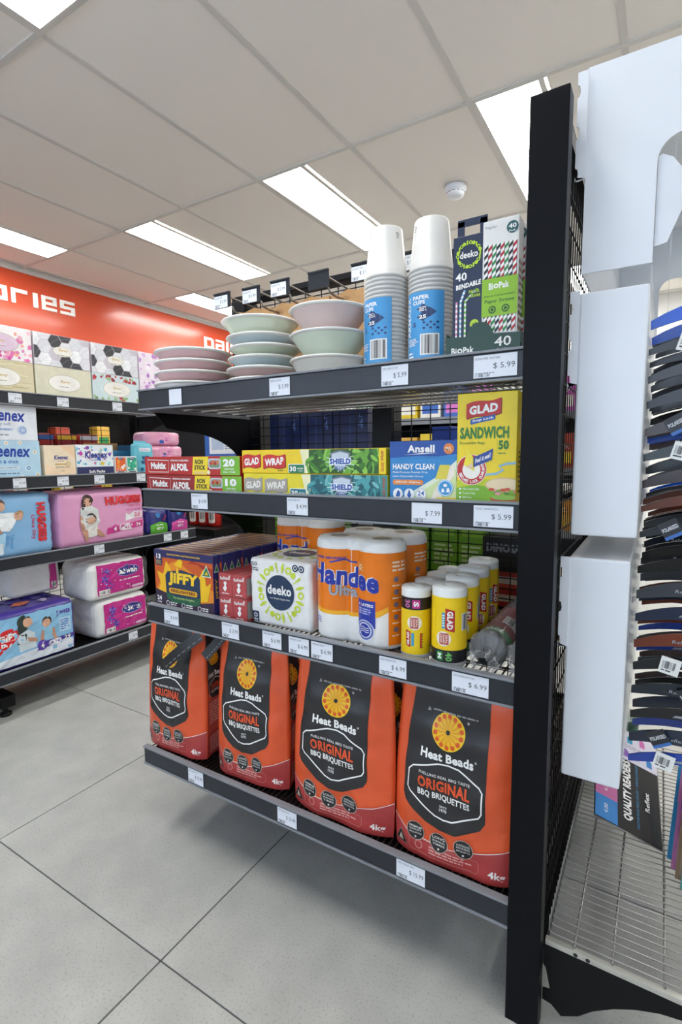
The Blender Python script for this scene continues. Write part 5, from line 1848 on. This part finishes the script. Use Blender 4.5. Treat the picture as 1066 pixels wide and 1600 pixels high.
a.circ(262, 168, 26, hr, 1, 20).poly([(238, 168), (232, 90), (262, 84), (272, 150)], hr, 1).circ(274, 164, 17, skin, 2, 18).poly([(232, 120), (270, 138), (296, 120), (300, 64), (240, 60)], C('cfdce2'), 1.5).poly([(268, 110), (304, 96), (306, 82), (272, 92)], skin2, 3)
a.circ(344, 150, 19, C('3a2c24'), 2, 18).circ(342, 144, 16, skin, 3, 18).poly([(322, 128), (362, 126), (368, 92), (352, 78), (326, 86)], C('8fc4e0'), 3).poly([(364, 120), (372, 116), (380, 70), (370, 66), (362, 92)], skin2, 3.5).poly([(322, 122), (330, 116), (330, 70), (320, 60), (316, 88)], skin2, 3.5)
a.text('pants', 384, 156, 438, 182, C('5a3aa8'), 2, 0.04).rrect(392, 92, 438, 146, 5, C('bcd8ee'), 1).lines(396, 98, 434, 142, 5, C('4a7ac0'), 2)
a.circ(322, 62, 20, C('5a3aa8'), 4).text('4', 315, 50, 329, 74, W(), 5, 0.04).rrect(346, 50, 396, 72, 9, C('f0eef6'), 4).text('9-14', 352, 55, 390, 67, C('5a4aa8'), 5, 0.03).text('29', 408, 58, 434, 74, W(), 5, 0.03)
a.build('printed_front', t, soft_front(w, d, h, 0.006, 9, 0.002), cut=(20, 16), h0=0.0026, dh=0.0004)
b = Art()
blob(b, random.Random(8), 420, 180, ['4a3c9c', '5f55b0', '8f94cc', '3c3490', 'b9a8d0'], 36, 8, 24, 1, 20, 20)
b.poly([(250, 60), (300, 50), (330, 80), (290, 110)], C('d86a3a'), 2)
b.build('printed_top', t, soft_top(w, d, h, 0.006, 9, 0.002), cut=(20, 16), h0=0.0026, dh=0.0004)


def swan(label, y0, y1, z, back, seed):
    w, d, h = y1 - y0, 0.20, 0.162
    t = soft_pack('toilet_roll_pack', label, 'toilet rolls', w, d, h, 'tissue_white', Lp(y0, y1, d, z, back), RZ, 'toilet roll packs', 0.028, 0.006, seed, 0.0025, 12)
    k = w * 1000 / 262
    a = Art()
    mg, nb = C('c41f86', 0.28), C('2a2f86', 0.28)
    a.rect(34 * k, 22, 244 * k, 150, mg, 0)
    rg = random.Random(seed)
    for i in range(20):
        x, y = rg.uniform(44, 234) * k, rg.uniform(28, 144)
        a.poly([(x - 4, y), (x, y - 2), (x + 4, y + 1), (x + 1, y + 4)], C('f0d8ea'), 1 + i * .01)
    for cx, cy in ((72, 118), (66, 86), (84, 56)):
        for q in range(6):
            e = PI * q / 3 + .3
            a.poly([(cx * k, cy), (cx * k + 12 * math.cos(e - .35), cy + 12 * math.sin(e - .35)), (cx * k + 22 * math.cos(e), cy + 22 * math.sin(e)), (cx * k + 12 * math.cos(e + .35), cy + 12 * math.sin(e + .35))], C('3a3fb0' if q % 2 else '6a6fd0'), 2 + q * .02)
    a.circ(170 * k, 108, 52 * k, C('b8b8e8'), 2, 30, ry=23).circ(170 * k, 108, 50 * k, nb, 3, 30, ry=21)
    a.text('Swan', 146 * k, 97, 210 * k, 120, W(), 4, 0.03, slant=0.15).poly([(126 * k, 98), (150 * k, 98), (148 * k, 106), (138 * k, 106), (134 * k, 116), (128 * k, 118), (132 * k, 106)], W(), 4)
    a.lines(128 * k, 66, 222 * k, 76, 1, W(), 3, ragged=0).barcode(40 * k, 24, 84 * k, 44, 4, None, W()).rrect(186 * k, 28, 240 * k, 38, 4, C('e6c8e0'), 3)
    a.build('printed_front', t, soft_front(w, d, h, 0.006, seed, 0.0025), cut=(20, 16), h0=0.003, dh=0.0004)
    f = MB()
    f.prism([(0, 0), (0.018, 0.01), (0.024, 0.03), (0.016, 0.07), (0.022, 0.11), (0.014, 0.14), (0, 0.15)], 'y', -d / 2 + 0.02, -d / 2 + 0.021, 'film')
    f.build('wrap_tail', t, (w / 2 + 0.002, 0, 0.005))
    return t


swan('lower magenta and white toilet roll pack at the shelf end', 1.262, 1.522, zb, 0.008, 11)
swan('upper magenta and white toilet roll pack stacked at the shelf end', 1.234, 1.516, zb + 0.1705, 0.004, 12)
swan('magenta and white toilet roll pack set back above the nappy pants', 1.02, 1.226, zb + 0.216, 0.06, 13) if False else None
t = soft_pack('toilet_roll_pack', 'plain side of a toilet roll pack set back between nappy pants and front rolls', 'toilet rolls', 0.20, 0.12, 0.165, 'tissue_white', (XF - 0.20, 1.10 , zb + 0.2215), RZ, 'toilet roll packs', 0.028, 0.006, 14, 0.0025, 10)
a = Art().rect(150, 14, 180, 150, C('c41f86', 0.28), 0)
a.barcode(156, 18, 176, 44, 1, None, W())
a.build('printed_front', t, soft_front(0.20, 0.12, 0.165, 0.006, 14, 0.0025), cut=(20, 16), h0=0.003, dh=0.0004)

# ================================================================ GLASSES DISPLAY ON THE END CAP (right)
t = thing('glasses_display', 'white metal glasses display boxes hung on the mesh at right', 'display', (-0.126, 0.86, 0))


def rbox(m, x0, x1, y0, y1, z0, z1, mat, bev):
    m.bbox(x0 + 0.126, x1 + 0.126, y0 - 0.86, y1 - 0.86, z0, z1, mat, bev, 3)


m = MB()
rbox(m, -0.113, -0.024, 0.860, 1.56, 0.816, 1.174, 'white_metal', 0.004)
m.build('middle_box', t)
m = MB()
rbox(m, -0.114, -0.030, 0.862, 1.56, 0.422, 0.781, 'white_metal', 0.004)
m.build('lower_box', t)
# top plate: deep side sheet with a rounded window towards the right
xa, xb_, xc = -0.113 + 0.126, -0.023 + 0.126, 0.12 + 0.126
pts = [(xa, 1.203), (xb_, 1.203), (xb_, 1.335)]
for k in range(7):
    q = PI - k / 6 * PI / 2
    pts.append((xb_ + 0.03 + 0.03 * math.cos(q), 1.335 + 0.03 * math.sin(q)))
pts += [(xc, 1.367), (xc, 1.483), (xa, 1.484)]
m = MB().prism(pts, 'y', 0.008, 0.011, 'white_metal')
m.build('top_plate', t)
MB().bbox(xa, xc, 0.011, 0.70, 1.478, 1.4835, 'white_metal', 0.001).build('top_cover', t)
MB().bbox(xa, xa + 0.003, 0.011, 0.70, 1.203, 1.478, 'white_metal', 0.001).build('back_plate', t)
MB().prism(pts, 'y', 0.697, 0.70, 'white_metal').build('far_plate', t)
m = MB().prism([(xb_ + 0.001, 1.225), (xb_ + 0.016, 1.228), (xb_ + 0.044, 1.30), (xb_ + 0.018, 1.338), (xb_ + 0.006, 1.345), (xb_ + 0.001, 1.343)], 'y', 0.014, 0.017, 'white_metal')
m.build('hinge_plate', t)
m = MB().prism([(xb_ + 0.046, 1.252), (xb_ + 0.12, 1.22), (xb_ + 0.12, 1.40), (xb_ + 0.056, 1.35), (xb_ + 0.036, 1.312), (xb_ + 0.036, 1.282)], 'y', 0.010, 0.0135, 'white_metal')
hp = m.build('hinge_arm', t)
MB().lathe([(0, 0), (0.0045, 0), (0.0055, -0.0015), (0.0045, -0.003), (0, -0.0034)], 'wire_silver', 14).build('screw', hp, (xb_ + 0.052, 0.010, 1.295), (-PI / 2, 0, 0))
for z0, z1 in ((1.331, 1.477), (1.041, 1.178), (0.636, 0.781)):
    m = MB()
    L = z1 - z0
    pts = [(0.0005, z0 + 0.006), (0.003, z0), (0.014, z0 + 0.002), (0.014, z1), (0.0005, z1)]
    hooks = []
    for k in range(3):
        zc = z1 - 0.016 - k * L * 0.38
        hooks += [(0.0005, zc), (0.0035, zc - 0.002), (0.0045, zc - 0.009), (0.0035, zc - 0.016), (0.0005, zc - 0.018)]
    m.prism(pts + hooks, 'y', -0.0005, 0.0025, 'white_metal')
    m.build('hook_bracket', t)
MB().box(xb_ - 0.001, xb_ + 0.001, 0.01, 0.69, 0.84, 1.2, 'acrylic').build('acrylic_sheet', t)
MB().box(xb_ - 0.005, xb_ - 0.003, 0.005, 0.69, 0.45, 0.80, 'acrylic').build('acrylic_sheet', t)
MB().box(xb_ + 0.02, xb_ + 0.022, 0.02, 0.69, 1.21, 1.36, 'acrylic').build('acrylic_sheet', t)

# sunglasses: temples run out from the display, fronts face right
cset = [('1455c8', 'bright blue and black'), ('121214', 'matte black'), ('26262a', 'charcoal'), ('10141c', 'blue black'), ('3a2622', 'dark brown'), ('16241f', 'bottle green'), ('2a1c1a', 'tortoise brown'),
        ('5c2a18', 'amber tortoise'), ('2f333a', 'slate grey'), ('0c0c0e', 'glossy black'), ('3c4046', 'smoke grey'), ('17233c', 'navy'), ('6a2c14', 'rust orange'), ('14161a', 'black'), ('18202a', 'ink blue'), ('101012', 'jet black'), ('202a3c', 'dark navy'), ('2846a0', 'royal blue')]
rgs = random.Random(11)


def sunglasses(label, loc, hexc, seed):
    rg = random.Random(seed)
    t = thing('sunglasses', label, 'sunglasses', loc, 0, 'sunglasses on the rack', rot=(0, rg.uniform(-0.07, 0.02), rg.uniform(-0.04, 0.01)))
    mat = C(hexc, 0.18, coat=0.5) if False else C(hexc, 0.18)
    hgt = rg.uniform(0.009, 0.0145)
    for s_, y in ((0, 0.002), (1, 0.132)):
        m = MB()
        n = 8
        vs, fs = [], []
        for k in range(n + 1):
            f = k / n
            x = 0.138 * f
            zc = -0.012 * (1 - f) ** 3 * (1 if rg else 1) + 0.004 * math.sin(f * 3)
            hh = hgt * (0.45 + 0.55 * f ** 0.6)
            for yy, zz in ((-0.0018, -hh), (0.0018, -hh), (0.0018, hh), (-0.0018, hh)):
                vs.append((x, y + yy + 0.004 * (1 - f), zc + zz))
        for k in range(n):
            for i in range(4):
                fs.append((k * 4 + i, k * 4 + (i + 1) % 4, k * 4 + 4 + (i + 1) % 4, k * 4 + 4 + i))
        fs += [(3, 2, 1, 0), (n * 4, n * 4 + 1, n * 4 + 2, n * 4 + 3)]
        m.add(vs, fs, mat)
        tp = m.build('temple', t)
        if s_ == 0:
            a = Art()
            a.text('Reflex', 50, 8, 74, 13, C('9aa0a8'), 0, 0.0, slant=0.2) if seed % 2 else a.poly([(56, 8), (76, 9), (72, 13), (60, 12)], C('8a9098'), 0)
            a.build('temple_mark', tp, lambda u, v, e: (u, 0.0002 - 0.0018 + 0.004 * (1 - u / 0.138) + 0.002 - 0.0006 - e, v - 0.012))
    f = MB()
    for cy in (0.036, 0.098):
        vs, n = [], 20
        for rr_, xx in ((0.030, 0.136), (0.030, 0.141), (0.0255, 0.141), (0.0255, 0.136)):
            for i in range(n):
                q = 2 * PI * i / n
                vs.append((xx, cy + rr_ * math.cos(q), 0.0 + rr_ * 0.52 * math.sin(q) - 0.002))
        fs = [(k * n + i, k * n + (i + 1) % n, ((k + 1) % 4) * n + (i + 1) % n, ((k + 1) % 4) * n + i) for k in range(4) for i in range(n)]
        f.add(vs, fs, mat, True)
    f.bbox(0.136, 0.141, 0.062, 0.072, -0.002, 0.006, mat, 0.001).bbox(0.134, 0.141, 0.0, 0.008, -0.006, 0.012, mat, 0.001).bbox(0.134, 0.141, 0.126, 0.134, -0.006, 0.012, mat, 0.001)
    f.build('frame_front', t)
    for cy in (0.036, 0.098):
        vs = [(0.1385, cy + 0.0255 * math.cos(2 * PI * i / 18), 0.0255 * 0.52 * math.sin(2 * PI * i / 18) - 0.002) for i in range(18)]
        o = MB().add(vs, [tuple(range(18))], M('lens_dark', (14, 16, 22), 0.05, spec=0.8)).build('lens', t)
    return t


zs = 1.136
i = 0
gl = []
while zs > 0.44:
    hexc, nm = cset[i % len(cset)]
    o = sunglasses('%s sunglasses in the nearest column, %s row from the top' % (nm, ('first second third fourth fifth sixth seventh eighth ninth tenth eleventh twelfth thirteenth fourteenth fifteenth sixteenth seventeenth eighteenth nineteenth').split()[i]), (-0.022, 0.895 + 0.004 * (i % 3), zs), hexc, i + 1)
    if i % 3 != 0:
        y0, x0 = -0.0016, 0.020 + 0.018 * (i % 4)
        m = MB().box(-0.013, 0.013, -0.0004, 0.0004, -0.026, 0.0, C('e6e6e2') if i % 2 else C('23252a'))
        tg = m.build('price_tag', o, (x0 + 0.014, y0 - 0.002, 0.010), (0, 0.25 if i % 2 else -0.5, 0))
        a = Art()
        if i % 2:
            a.barcode(3, 8, 20, 20, 0)
            a.lines(3, 3, 20, 7, 1, C('44464c'), 0)
        else:
            a.text('UV400' if i % 4 else 'POLARISED', 2, 12, 24, 18, C('d8dade'), 0, 0.02).rect(0, 0, 26, 5, C('3a6ab0'), 0)
        a.build('tag_print', tg, lambda u, v, e: (u - 0.013, -0.0004 - e, v - 0.026), h0=0.0002)
    zs -= 0.0395 if i % 2 else 0.0375
    if 0.78 < zs < 0.815:
        zs = 0.775
    i += 1
zs = 1.14
i = 0
while zs > 0.44:
    hexc, nm = cset[(i * 5 + 3) % len(cset)]
    sunglasses('%s sunglasses in the column behind, %s row from the top' % (nm, ('first second third fourth fifth sixth seventh eighth ninth tenth eleventh twelfth thirteenth fourteenth').split()[i]), (-0.022, 1.08, zs), hexc, i + 30)
    zs -= 0.055
    i += 1

zs = 1.12
i = 0
while zs > 0.44:
    hexc, nm = cset[(i * 7 + 1) % len(cset)]
    sunglasses('%s sunglasses in the farthest column, %s row from the top' % (nm, ('first second third fourth fifth sixth seventh eighth ninth tenth eleventh twelfth thirteenth fourteenth').split()[i]), (-0.022, 1.28, zs), hexc, i + 60)
    zs -= 0.052
    i += 1

# wire shelf at the foot of the end cap
t = thing('wire_shelf', 'silver wire shelf on a black bracket below the white display boxes', 'shelf', (-0.126, 0.84, 0.151))
for k in range(46):
    y = 0.006 + 0.0162 * k
    m = MB().path([(0.006, y, 0.03), (0.006, y, 0.003), (0.008, y, 0.0), (0.012, y, -0.0012), (0.40, y, -0.0012)], 0.0013, 'wire_silver', 5)
    if k == 0:
        w0 = m.mesh('wire')
    link('wire', w0, t, (0, 0.0162 * k, 0))
for x in (0.045, 0.10, 0.17, 0.26, 0.35):
    MB().bar((x, 0.0, -0.0046), (x, 0.74, -0.0046), 0.0022, 'wire_silver', 6).build('cross_rod', t)
MB().bbox(0.40, 0.406, 0.0, 0.74, -0.03, 0.008, 'rail_grey', 0.001).build('front_rail', t)
MB().bbox(0.002, 0.40, -0.006, 0.004, -0.016, -0.0068, M('zinc', (190, 188, 178), 0.35, metal=0.3), 0.001).build('bracket_cap', t)
hl = Art().circ(48, 0, 3.4, K(), 0, 14).circ(66, 0, 3.4, K(), 0, 14)
hl.build('bolt_hole', t, lambda u, v, e: (u, -0.006 - e, -0.0114 + v))
pts = [(0.0, -0.0165), (0.40, -0.0165), (0.40, -0.036), (0.26, -0.036), (0.20, -0.040), (0.165, -0.047), (0.133, -0.060), (0.105, -0.076), (0.076, -0.098), (0.055, -0.120)]
pts += [(0.03, -0.135), (0.014, -0.122), (0.0, -0.12), (0.0, -0.10), (0.012, -0.098), (0.004, -0.06), (0.0, -0.055)]
MB().prism(pts, 'y', -0.004, -0.001, 'black_metal').build('bracket', t)
MB().prism(pts, 'y', 0.736, 0.739, 'black_metal').build('bracket', t)

# reading-glasses display card and leaflets lying on the wire shelf
def card(name, label, cat, p0, w, L, lean, rz, col, thick=0.004, group=None):
    t = thing(name, label, cat, p0, 0, group, rot=(lean, 0, rz))
    MB().bbox(0, w, 0, L, 0, thick, col, 0.0006).build('card', t)
    return t


zc = 0.1525
BR = onY(1034, 1330, 1.146)
BL = onY(928, 1272, 1.10)
TR = onY(1021, 1166, 1.35)
ex = (BR - BL).normalized()
ey = (TR - BR)
ey = (ey - ex * ey.dot(ex)).normalized()
ez = ex.cross(ey)
cw, cL = (BR - BL).length, (TR - BR).length
t = thing('reader_display_card', 'black reading glasses display card with blue and pink squares, leaning on the wire shelf', 'display card')
t.matrix_world = Matrix(((ex.x, ey.x, ez.x, BL.x), (ex.y, ey.y, ez.y, BL.y), (ex.z, ey.z, ez.z, BL.z), (0, 0, 0, 1)))
MB().bbox(0, cw, 0, cL, 0, 0.004, C('1c1c20', 0.25), 0.0006).build('card', t)
a = Art()
a.rect(0, 0, 46, 46, C('2a80c8'), 1).rect(0, 46, 46, 88, C('c86aa0'), 1).rect(0, 88, 46, 130, C('3a9a8a'), 1).rect(0, 130, 46, 225, C('d8a03a'), 1)
a.text('4.00', 18, 14, 26, 32, W(), 2, 0.0, rot=90).text('4.50', 18, 58, 26, 76, W(), 2, 0.0, rot=90)
a.text('QUALITY READERS', 58, 22, 78, 150, W(), 2, 0.05, rot=90).text('DISTORTION FREE LENSES + SPRING HINGES', 86, 16, 91, 150, C('4a9ac8'), 2, 0.0, rot=90)
a.text('Reflex', 104, 60, 114, 100, W(), 2, 0.03, rot=90)
a.rect(46, 152, 136, 225, C('e2dcea'), 1)
for k, (x, y, c) in enumerate(((60, 160, '8a5ab8'), (84, 160, 'c8c4d0'), (112, 160, '2a80c8'), (70, 196, '2a9ac0'), (98, 200, 'd06ab0'))):
    a.poly([(x, y), (x + 12, y), (x + 12, y + 14), (x + 6, y + 19), (x, y + 14)], C(c), 2)
a.lines(56, 182, 130, 192, 2, C('a8a0b4'), 2)
a.build('printed_face', t, lambda u, v, e: (u / 0.136 * cw, v / 0.225 * cL, 0.004 + e))
MB().path([(-0.001, -0.0015, 0.002), (cw + 0.001, -0.0015, 0.002), (cw + 0.0015, cL, 0.002)], 0.0016, 'wire_silver').build('wire_edge', t)
inv = t.matrix_world.inverted()
for a_, b_ in ((0.12, 0.5), (0.5, 0.85)):
    top_p = BL + ex * cw * a_ + ey * cL * b_
    foot_p = Vector((top_p.x, top_p.y, 0.1512))
    MB().bar(inv @ foot_p, inv @ top_p, 0.0014, 'wire_silver', 6).build('prop_wire', t)
for k, (c, dx, dy, lab) in enumerate((('3a9ad0', 0.048, 1.125, 'light blue leaflet next to the black display card'), ('c87ab0', 0.054, 1.100, 'pink leaflet next to the light blue one'), ('9a7a5a', 0.060, 1.076, 'tan leaflet next to the pink one'), ('3a8a84', 0.068, 1.054, 'teal leaflet farthest right'))):
    q = card('leaflet', lab, 'leaflet', (dx, dy, zc + 0.001), 0.11, 0.19, math.radians(42 + 4 * k), -0.12, C(c, 0.3), 0.002, 'leaflets on the wire shelf')
    a = Art()
    a.rect(6, 8, 104, 60, C(('5ab4e4', 'd89ac8', 'b89a7a', '5aa8a0')[k]), 0).rect(6, 110, 104, 182, C(('d89ac8', '7a4a94', 'c8b08a', '7a3a6a')[k]), 0).lines(10, 70, 100, 104, 4, C('efeae4'), 0)
    a.build('printed_face', q, lambda u, v, e: (u, v, 0.002 + e))
t = thing('round_tin', 'dark green round tin on the wire shelf behind the white lower box', 'tin', (-0.062, 1.44, 0.1515))
MB().lathe([(0, 0), (0.046, 0), (0.048, 0.003), (0.048, 0.125), (0.046, 0.128), (0, 0.128)], C('1c5a48', 0.3), 36).build('body', t)
MB().lathe([(0.0485, 0.112), (0.0495, 0.114), (0.0495, 0.13), (0.047, 0.132), (0, 0.132)], C('174a3c', 0.3), 36).build('lid', t)
a = Art().text('TEA', 4, 50, 44, 66, W(), 0, 0.02) if False else Art().lines(4, 40, 60, 60, 3, W(), 0)
a.build('printed_label', t, lambda u, v, e: ((0.0484 + e) * math.cos(-2.2 + u / 0.048), (0.0484 + e) * math.sin(-2.2 + u / 0.048), v), cut=(4, 0))

# ================================================================ THE OTHER SIDE OF THE MIDDLE GONDOLA AND THE FAR AISLE
for i, (z, lab) in enumerate(((0.857, 'rear side wire shelf carrying navy cartons, seen through the mesh'), (0.560, 'rear side wire shelf carrying green boxes, seen through the mesh'), (0.199, 'lowest rear side shelf of the middle gondola behind the briquettes'))):
    t = thing('rear_shelf', lab, 'shelf', (-0.18, 1.66, z), PI, 'rear side shelves')
    MB().bbox(0, 0.9, 0.0, 0.01, -0.034, 0.008, 'rail_grey', 0.001).build('price_rail', t)
    d = MB()
    wire_deck(d, 0.004, 0.896, 0.012, 0.39, 0, 0.03)
    o = d.build('wire_deck', t, fixn=False)
    o['kind'] = 'stuff'
    MB().bbox(0.0, 0.9, 0.012, 0.39, -0.016, -0.0085, 'black_metal', 0.001).build('deck_tray', t)  # solid tray added here too, keeping light from coming through the deck
nv = '15285e'
for k in range(3):
    t = carton('navy_carton', '%s navy blue carton with ring emblem behind the mesh' % ('left', 'middle', 'right')[k], 'carton', 0.114, 0.12, 0.212, nv, (-0.99 + 0.117 * k, 1.345, 0.8575), 0, 'navy cartons behind the mesh')
    a = Art()
    a.poly([(46, 58), (52, 50), (62, 50), (68, 58), (68, 90), (61, 90), (61, 62), (53, 62), (53, 90), (46, 90)], C('4a5568'), 1).text('4', 84, 160, 100, 185, C('5a7ac0'), 1, 0.03).text('L', 86, 190, 98, 202, C('5a7ac0'), 1, 0.02)
    a.rect(54, 60, 60, 200, C('2a3f78'), 0)
    a.build('printed_front', t, front(0.114, -0.06))
for k in range(5):
    t = carton('blue_carton', '%s small blue carton right of the middle upright behind the mesh' % nth[k], 'carton', 0.058, 0.09, 0.165 - 0.004 * k, ('1f3f9c', '2a4cae')[k % 2], (-0.548 + 0.061 * k, 1.50 - 0.01 * k, 0.8575), 0, 'small blue cartons')
    Art().rect(8, 20, 50, 60, C('3a62c8'), 0).lines(10, 80, 48, 130, 5, C('6a8ad8'), 0).build('printed_front', t, front(0.058, -0.045))
for k, (x, w, hh) in enumerate(((-1.04, 0.075, 0.232), (-0.96, 0.07, 0.232), (-0.885, 0.07, 0.21), (-0.66, 0.07, 0.225), (-0.585, 0.07, 0.232), (-0.51, 0.07, 0.232), (-0.435, 0.07, 0.226))):
    t = carton('green_box', '%s lime green box from the left on the rear shelf behind the mesh' % ('first second third fourth fifth sixth seventh'.split()[k]), 'box', w, 0.10, hh, '7ab62a', (x + w / 2, 1.34, 0.5605), 0, 'lime green boxes behind the mesh')
    Art().rect(6, 10, w * 1000 - 6, 50, C('4a8a20'), 0).lines(8, 90, w * 1000 - 8, 150, 5, C('d8eaa0'), 0).rect(8, 170, w * 1000 - 8, 205, C('9ad040'), 0).build('printed_front', t, front(w, -0.05))
t = carton('toy_carton', 'black toy carton with grey dinosaur lettering behind the mesh', 'carton', 0.16, 0.14, 0.085, '1a1b20', (-0.290, 1.35, 0.652), 0)
a = Art().text('DINOSAUR', 10, 48, 124, 70, C('8d9096'), 0, 0.06)
a.build('printed_front', t, front(0.16, -0.07))
for k in range(2):
    q = carton('red_packet', '%s red snack packet below the black toy carton' % ('lower', 'upper')[k], 'packet', 0.15, 0.12, 0.0445, ('b8322c', 'c84a3a')[k], (-0.290, 1.35, 0.5605 + 0.0455 * k), 0, 'red packets behind the mesh')
    Art().rect(20, 12, 120, 30, C('e8d8c8'), 0).text('SNACK', 30, 14, 110, 28, C('b8322c'), 1, 0.03).build('printed_front', q, front(0.15, -0.06)) if False else Art().rect(20, 14, 120, 32, C('e8d8c8'), 0).build('printed_front', q, front(0.15, -0.06))
# far gondola across the next aisle
t = thing('far_gondola', 'black shelving unit across the next aisle, seen through the mesh', 'shelving', (-2.2, 3.0, 0))
for z in (0.15, 0.52, 0.86, 1.16):
    MB().bbox(0, 1.9, 0, 0.4, z - 0.03, z, 'black_metal', 0.002).build('shelf', t)
    MB().bbox(0, 1.9, -0.01, -0.001, z - 0.034, z + 0.006, 'rail_lip', 0.001).build('price_rail', t)
MB().box(0, 1.9, 0.4, 0.43, 0, 1.42, 'black_metal').build('back_panel', t)
for x in (0, 0.92, 1.86):
    MB().box(x, x + 0.04, 0.36, 0.4, 0, 1.42, 'black_metal').build('upright', t)
fc = ['c85ab0', 'd87ac8', 'e8c82a', 'efe9dc', 'f0d43a', 'e9e4da', 'd8d4c8', 'f0ece2', '2f8a4a', 'b83a2c', 'c98a3a', 'e8e2d4', '3a6ac0', 'b0442c', 'ece8e0', 'e0b04a']
fn = ['magenta', 'pink', 'yellow', 'off white', 'lemon', 'ivory', 'light grey', 'white', 'green', 'red', 'tan', 'bone', 'blue', 'brick red', 'chalk white', 'mustard']
for r_, z in enumerate((0.15, 0.52, 0.86, 1.16)):
    for k in range(12):
        c = (k * 5 + r_ * 3) % 16
        w = 0.13
        hh = 0.17 + 0.02 * ((k + r_) % 3)
        q = carton('grocery_packet', '%s packet, %s from the left on the %s far aisle shelf' % (fn[c], 'first second third fourth fifth sixth seventh eighth ninth tenth eleventh twelfth'.split()[k], ('lowest', 'second', 'third', 'top')[r_]), 'packet', w, 0.1, hh, fc[c], (-2.11 + 0.15 * k, 3.07, z + 0.0005), 0, 'far aisle packets', 0.004)
        Art().rect(14, 30, 116, 90, C(fc[(c + 5) % 16]), 0).lines(20, 104, 110, 130, 3, C('f0ece2'), 0).build('printed_front', q, front(w, -0.05))
# goods on the far side of the left gondola
t = thing('rear_shelf', 'rear side shelf of the left gondola seen through the mesh', 'shelf', (-2.42, 0.0, 0.86), 0, 'rear side shelves')
MB().bbox(-0.36, 0, 0, 1.8, -0.02, 0, 'black_metal', 0.002).build('deck', t)
MB().bbox(-0.37, -0.361, 0, 1.8, -0.034, 0.006, 'rail_grey', 0.001).build('price_rail', t)
for k in range(8):
    q = carton('red_canister', '%s dark red canister from the left behind the left gondola mesh' % ('first second third fourth fifth sixth seventh eighth'.split()[k]), 'canister', 0.10, 0.10, 0.20, ('8a2424', 'a03030')[k % 2], (-2.54, 0.80 + 0.115 * k, 0.8605), RZ, 'red canisters', 0.012)
    Art().rect(2, 170, 98, 192, C(('e8c040', 'd8dce4', '3a6ab0')[k % 3]), 0).rect(20, 40, 80, 110, C('c8b8a8'), 0).build('printed_front', q, front(0.10, -0.05))
# dark cabinet with a blue notice and red bottles beyond the left gondola end
t = thing('black_cabinet', 'black cabinet with a blue bordered notice, beyond the left gondola end', 'cabinet', (-2.53, 2.35, 0))
MB().bbox(-0.45, 0.45, 0, 0.45, 0.0, 1.30, C('1c1d20', 0.35), 0.005).build('body', t)
a = Art()
a.rect(540, 920, 800, 1110, C('3a6ab8'), 0).rect(580, 960, 790, 1080, C('e4e8ee'), 1).rect(600, 985, 700, 1060, C('b8c8e0'), 2).lines(710, 985, 780, 1060, 6, C('8a98b0'), 2).rect(540, 890, 800, 918, C('d8d8d4'), 1)
a.build('notice', t, lambda u, v, e: (u - 0.45, -e, v))
MB().bbox(-0.45, 0.45, -0.30, -0.002, 0.50, 0.54, 'black_metal', 0.002).build('ledge', t)
for x in (-0.45, 0.42):
    MB().bbox(x, x + 0.03, -0.30, -0.002, 0.0, 0.5, 'black_metal', 0.002).build('ledge_support', t)
for k in range(3):
    t = thing('red_bottle', '%s red detergent bottle beyond the left gondola end' % ('left', 'middle', 'right')[k], 'bottle', (-2.36 + 0.078 * k, 2.18, 0.5405), 0.2, 'red bottles')
    MB().lathe([(0, 0), (0.034, 0), (0.038, 0.006), (0.038, 0.11), (0.03, 0.15), (0.015, 0.175), (0.014, 0.185)], C('b8241c', 0.25), 24).build('body', t)
    MB().lathe([(0.017, 0.183), (0.017, 0.21), (0.014, 0.214), (0, 0.214)], C('c8302a', 0.3), 18).build('cap', t)
    Art().rrect(0, 20, 44, 100, 10, C('e6dcd4'), 0).barcode(8, 40, 36, 80, 1).build('printed_label', t, lambda u, v, e: ((0.0384 + e) * math.sin((u - 0.022) / 0.038), -(0.0384 + e) * math.cos((u - 0.022) / 0.038), v), cut=(4, 0))

# black wall shelving along the left wall, below the sign
t = thing('wall_shelving', 'black wall shelving below the orange sign, seen through the left gondola mesh', 'shelving', (-4.49, 0.0, 0))
MB().box(0, 0.03, 0.0, 5.6, 0, 1.93, 'black_metal').build('back_panel', t)
for z in (0.2, 0.6, 1.0, 1.4):
    MB().bbox(0.03, 0.43, 0.0, 5.6, z - 0.03, z, 'black_metal', 0.002).build('shelf', t)
for y in (0.0, 1.1, 2.2, 3.3, 4.4, 5.56):
    MB().box(0.03, 0.07, y, y + 0.04, 0, 1.93, 'black_metal').build('upright', t)
for r_, z in enumerate((0.6, 1.0, 1.4)):
    for k in range(10):
        cc = (9, 2, 13, 7, 9, 15, 13, 11)[(k * 3 + r_) % 8]
        q = carton('grocery_jar', '%s tub, %s from the left on the %s wall shelf' % (fn[cc], 'first second third fourth fifth sixth seventh eighth ninth tenth'.split()[k], ('lower', 'middle', 'upper')[r_]), 'tub', 0.12, 0.12, 0.19 + 0.02 * (k % 3), fc[cc], (-4.17, 1.35 + 0.36 * k, z + 0.0005), RZ, 'wall shelf tubs', 0.012)
        Art().rect(14, 40, 106, 120, C(fc[(cc + 9) % 16]), 0).build('printed_front', q, front(0.12, -0.06))
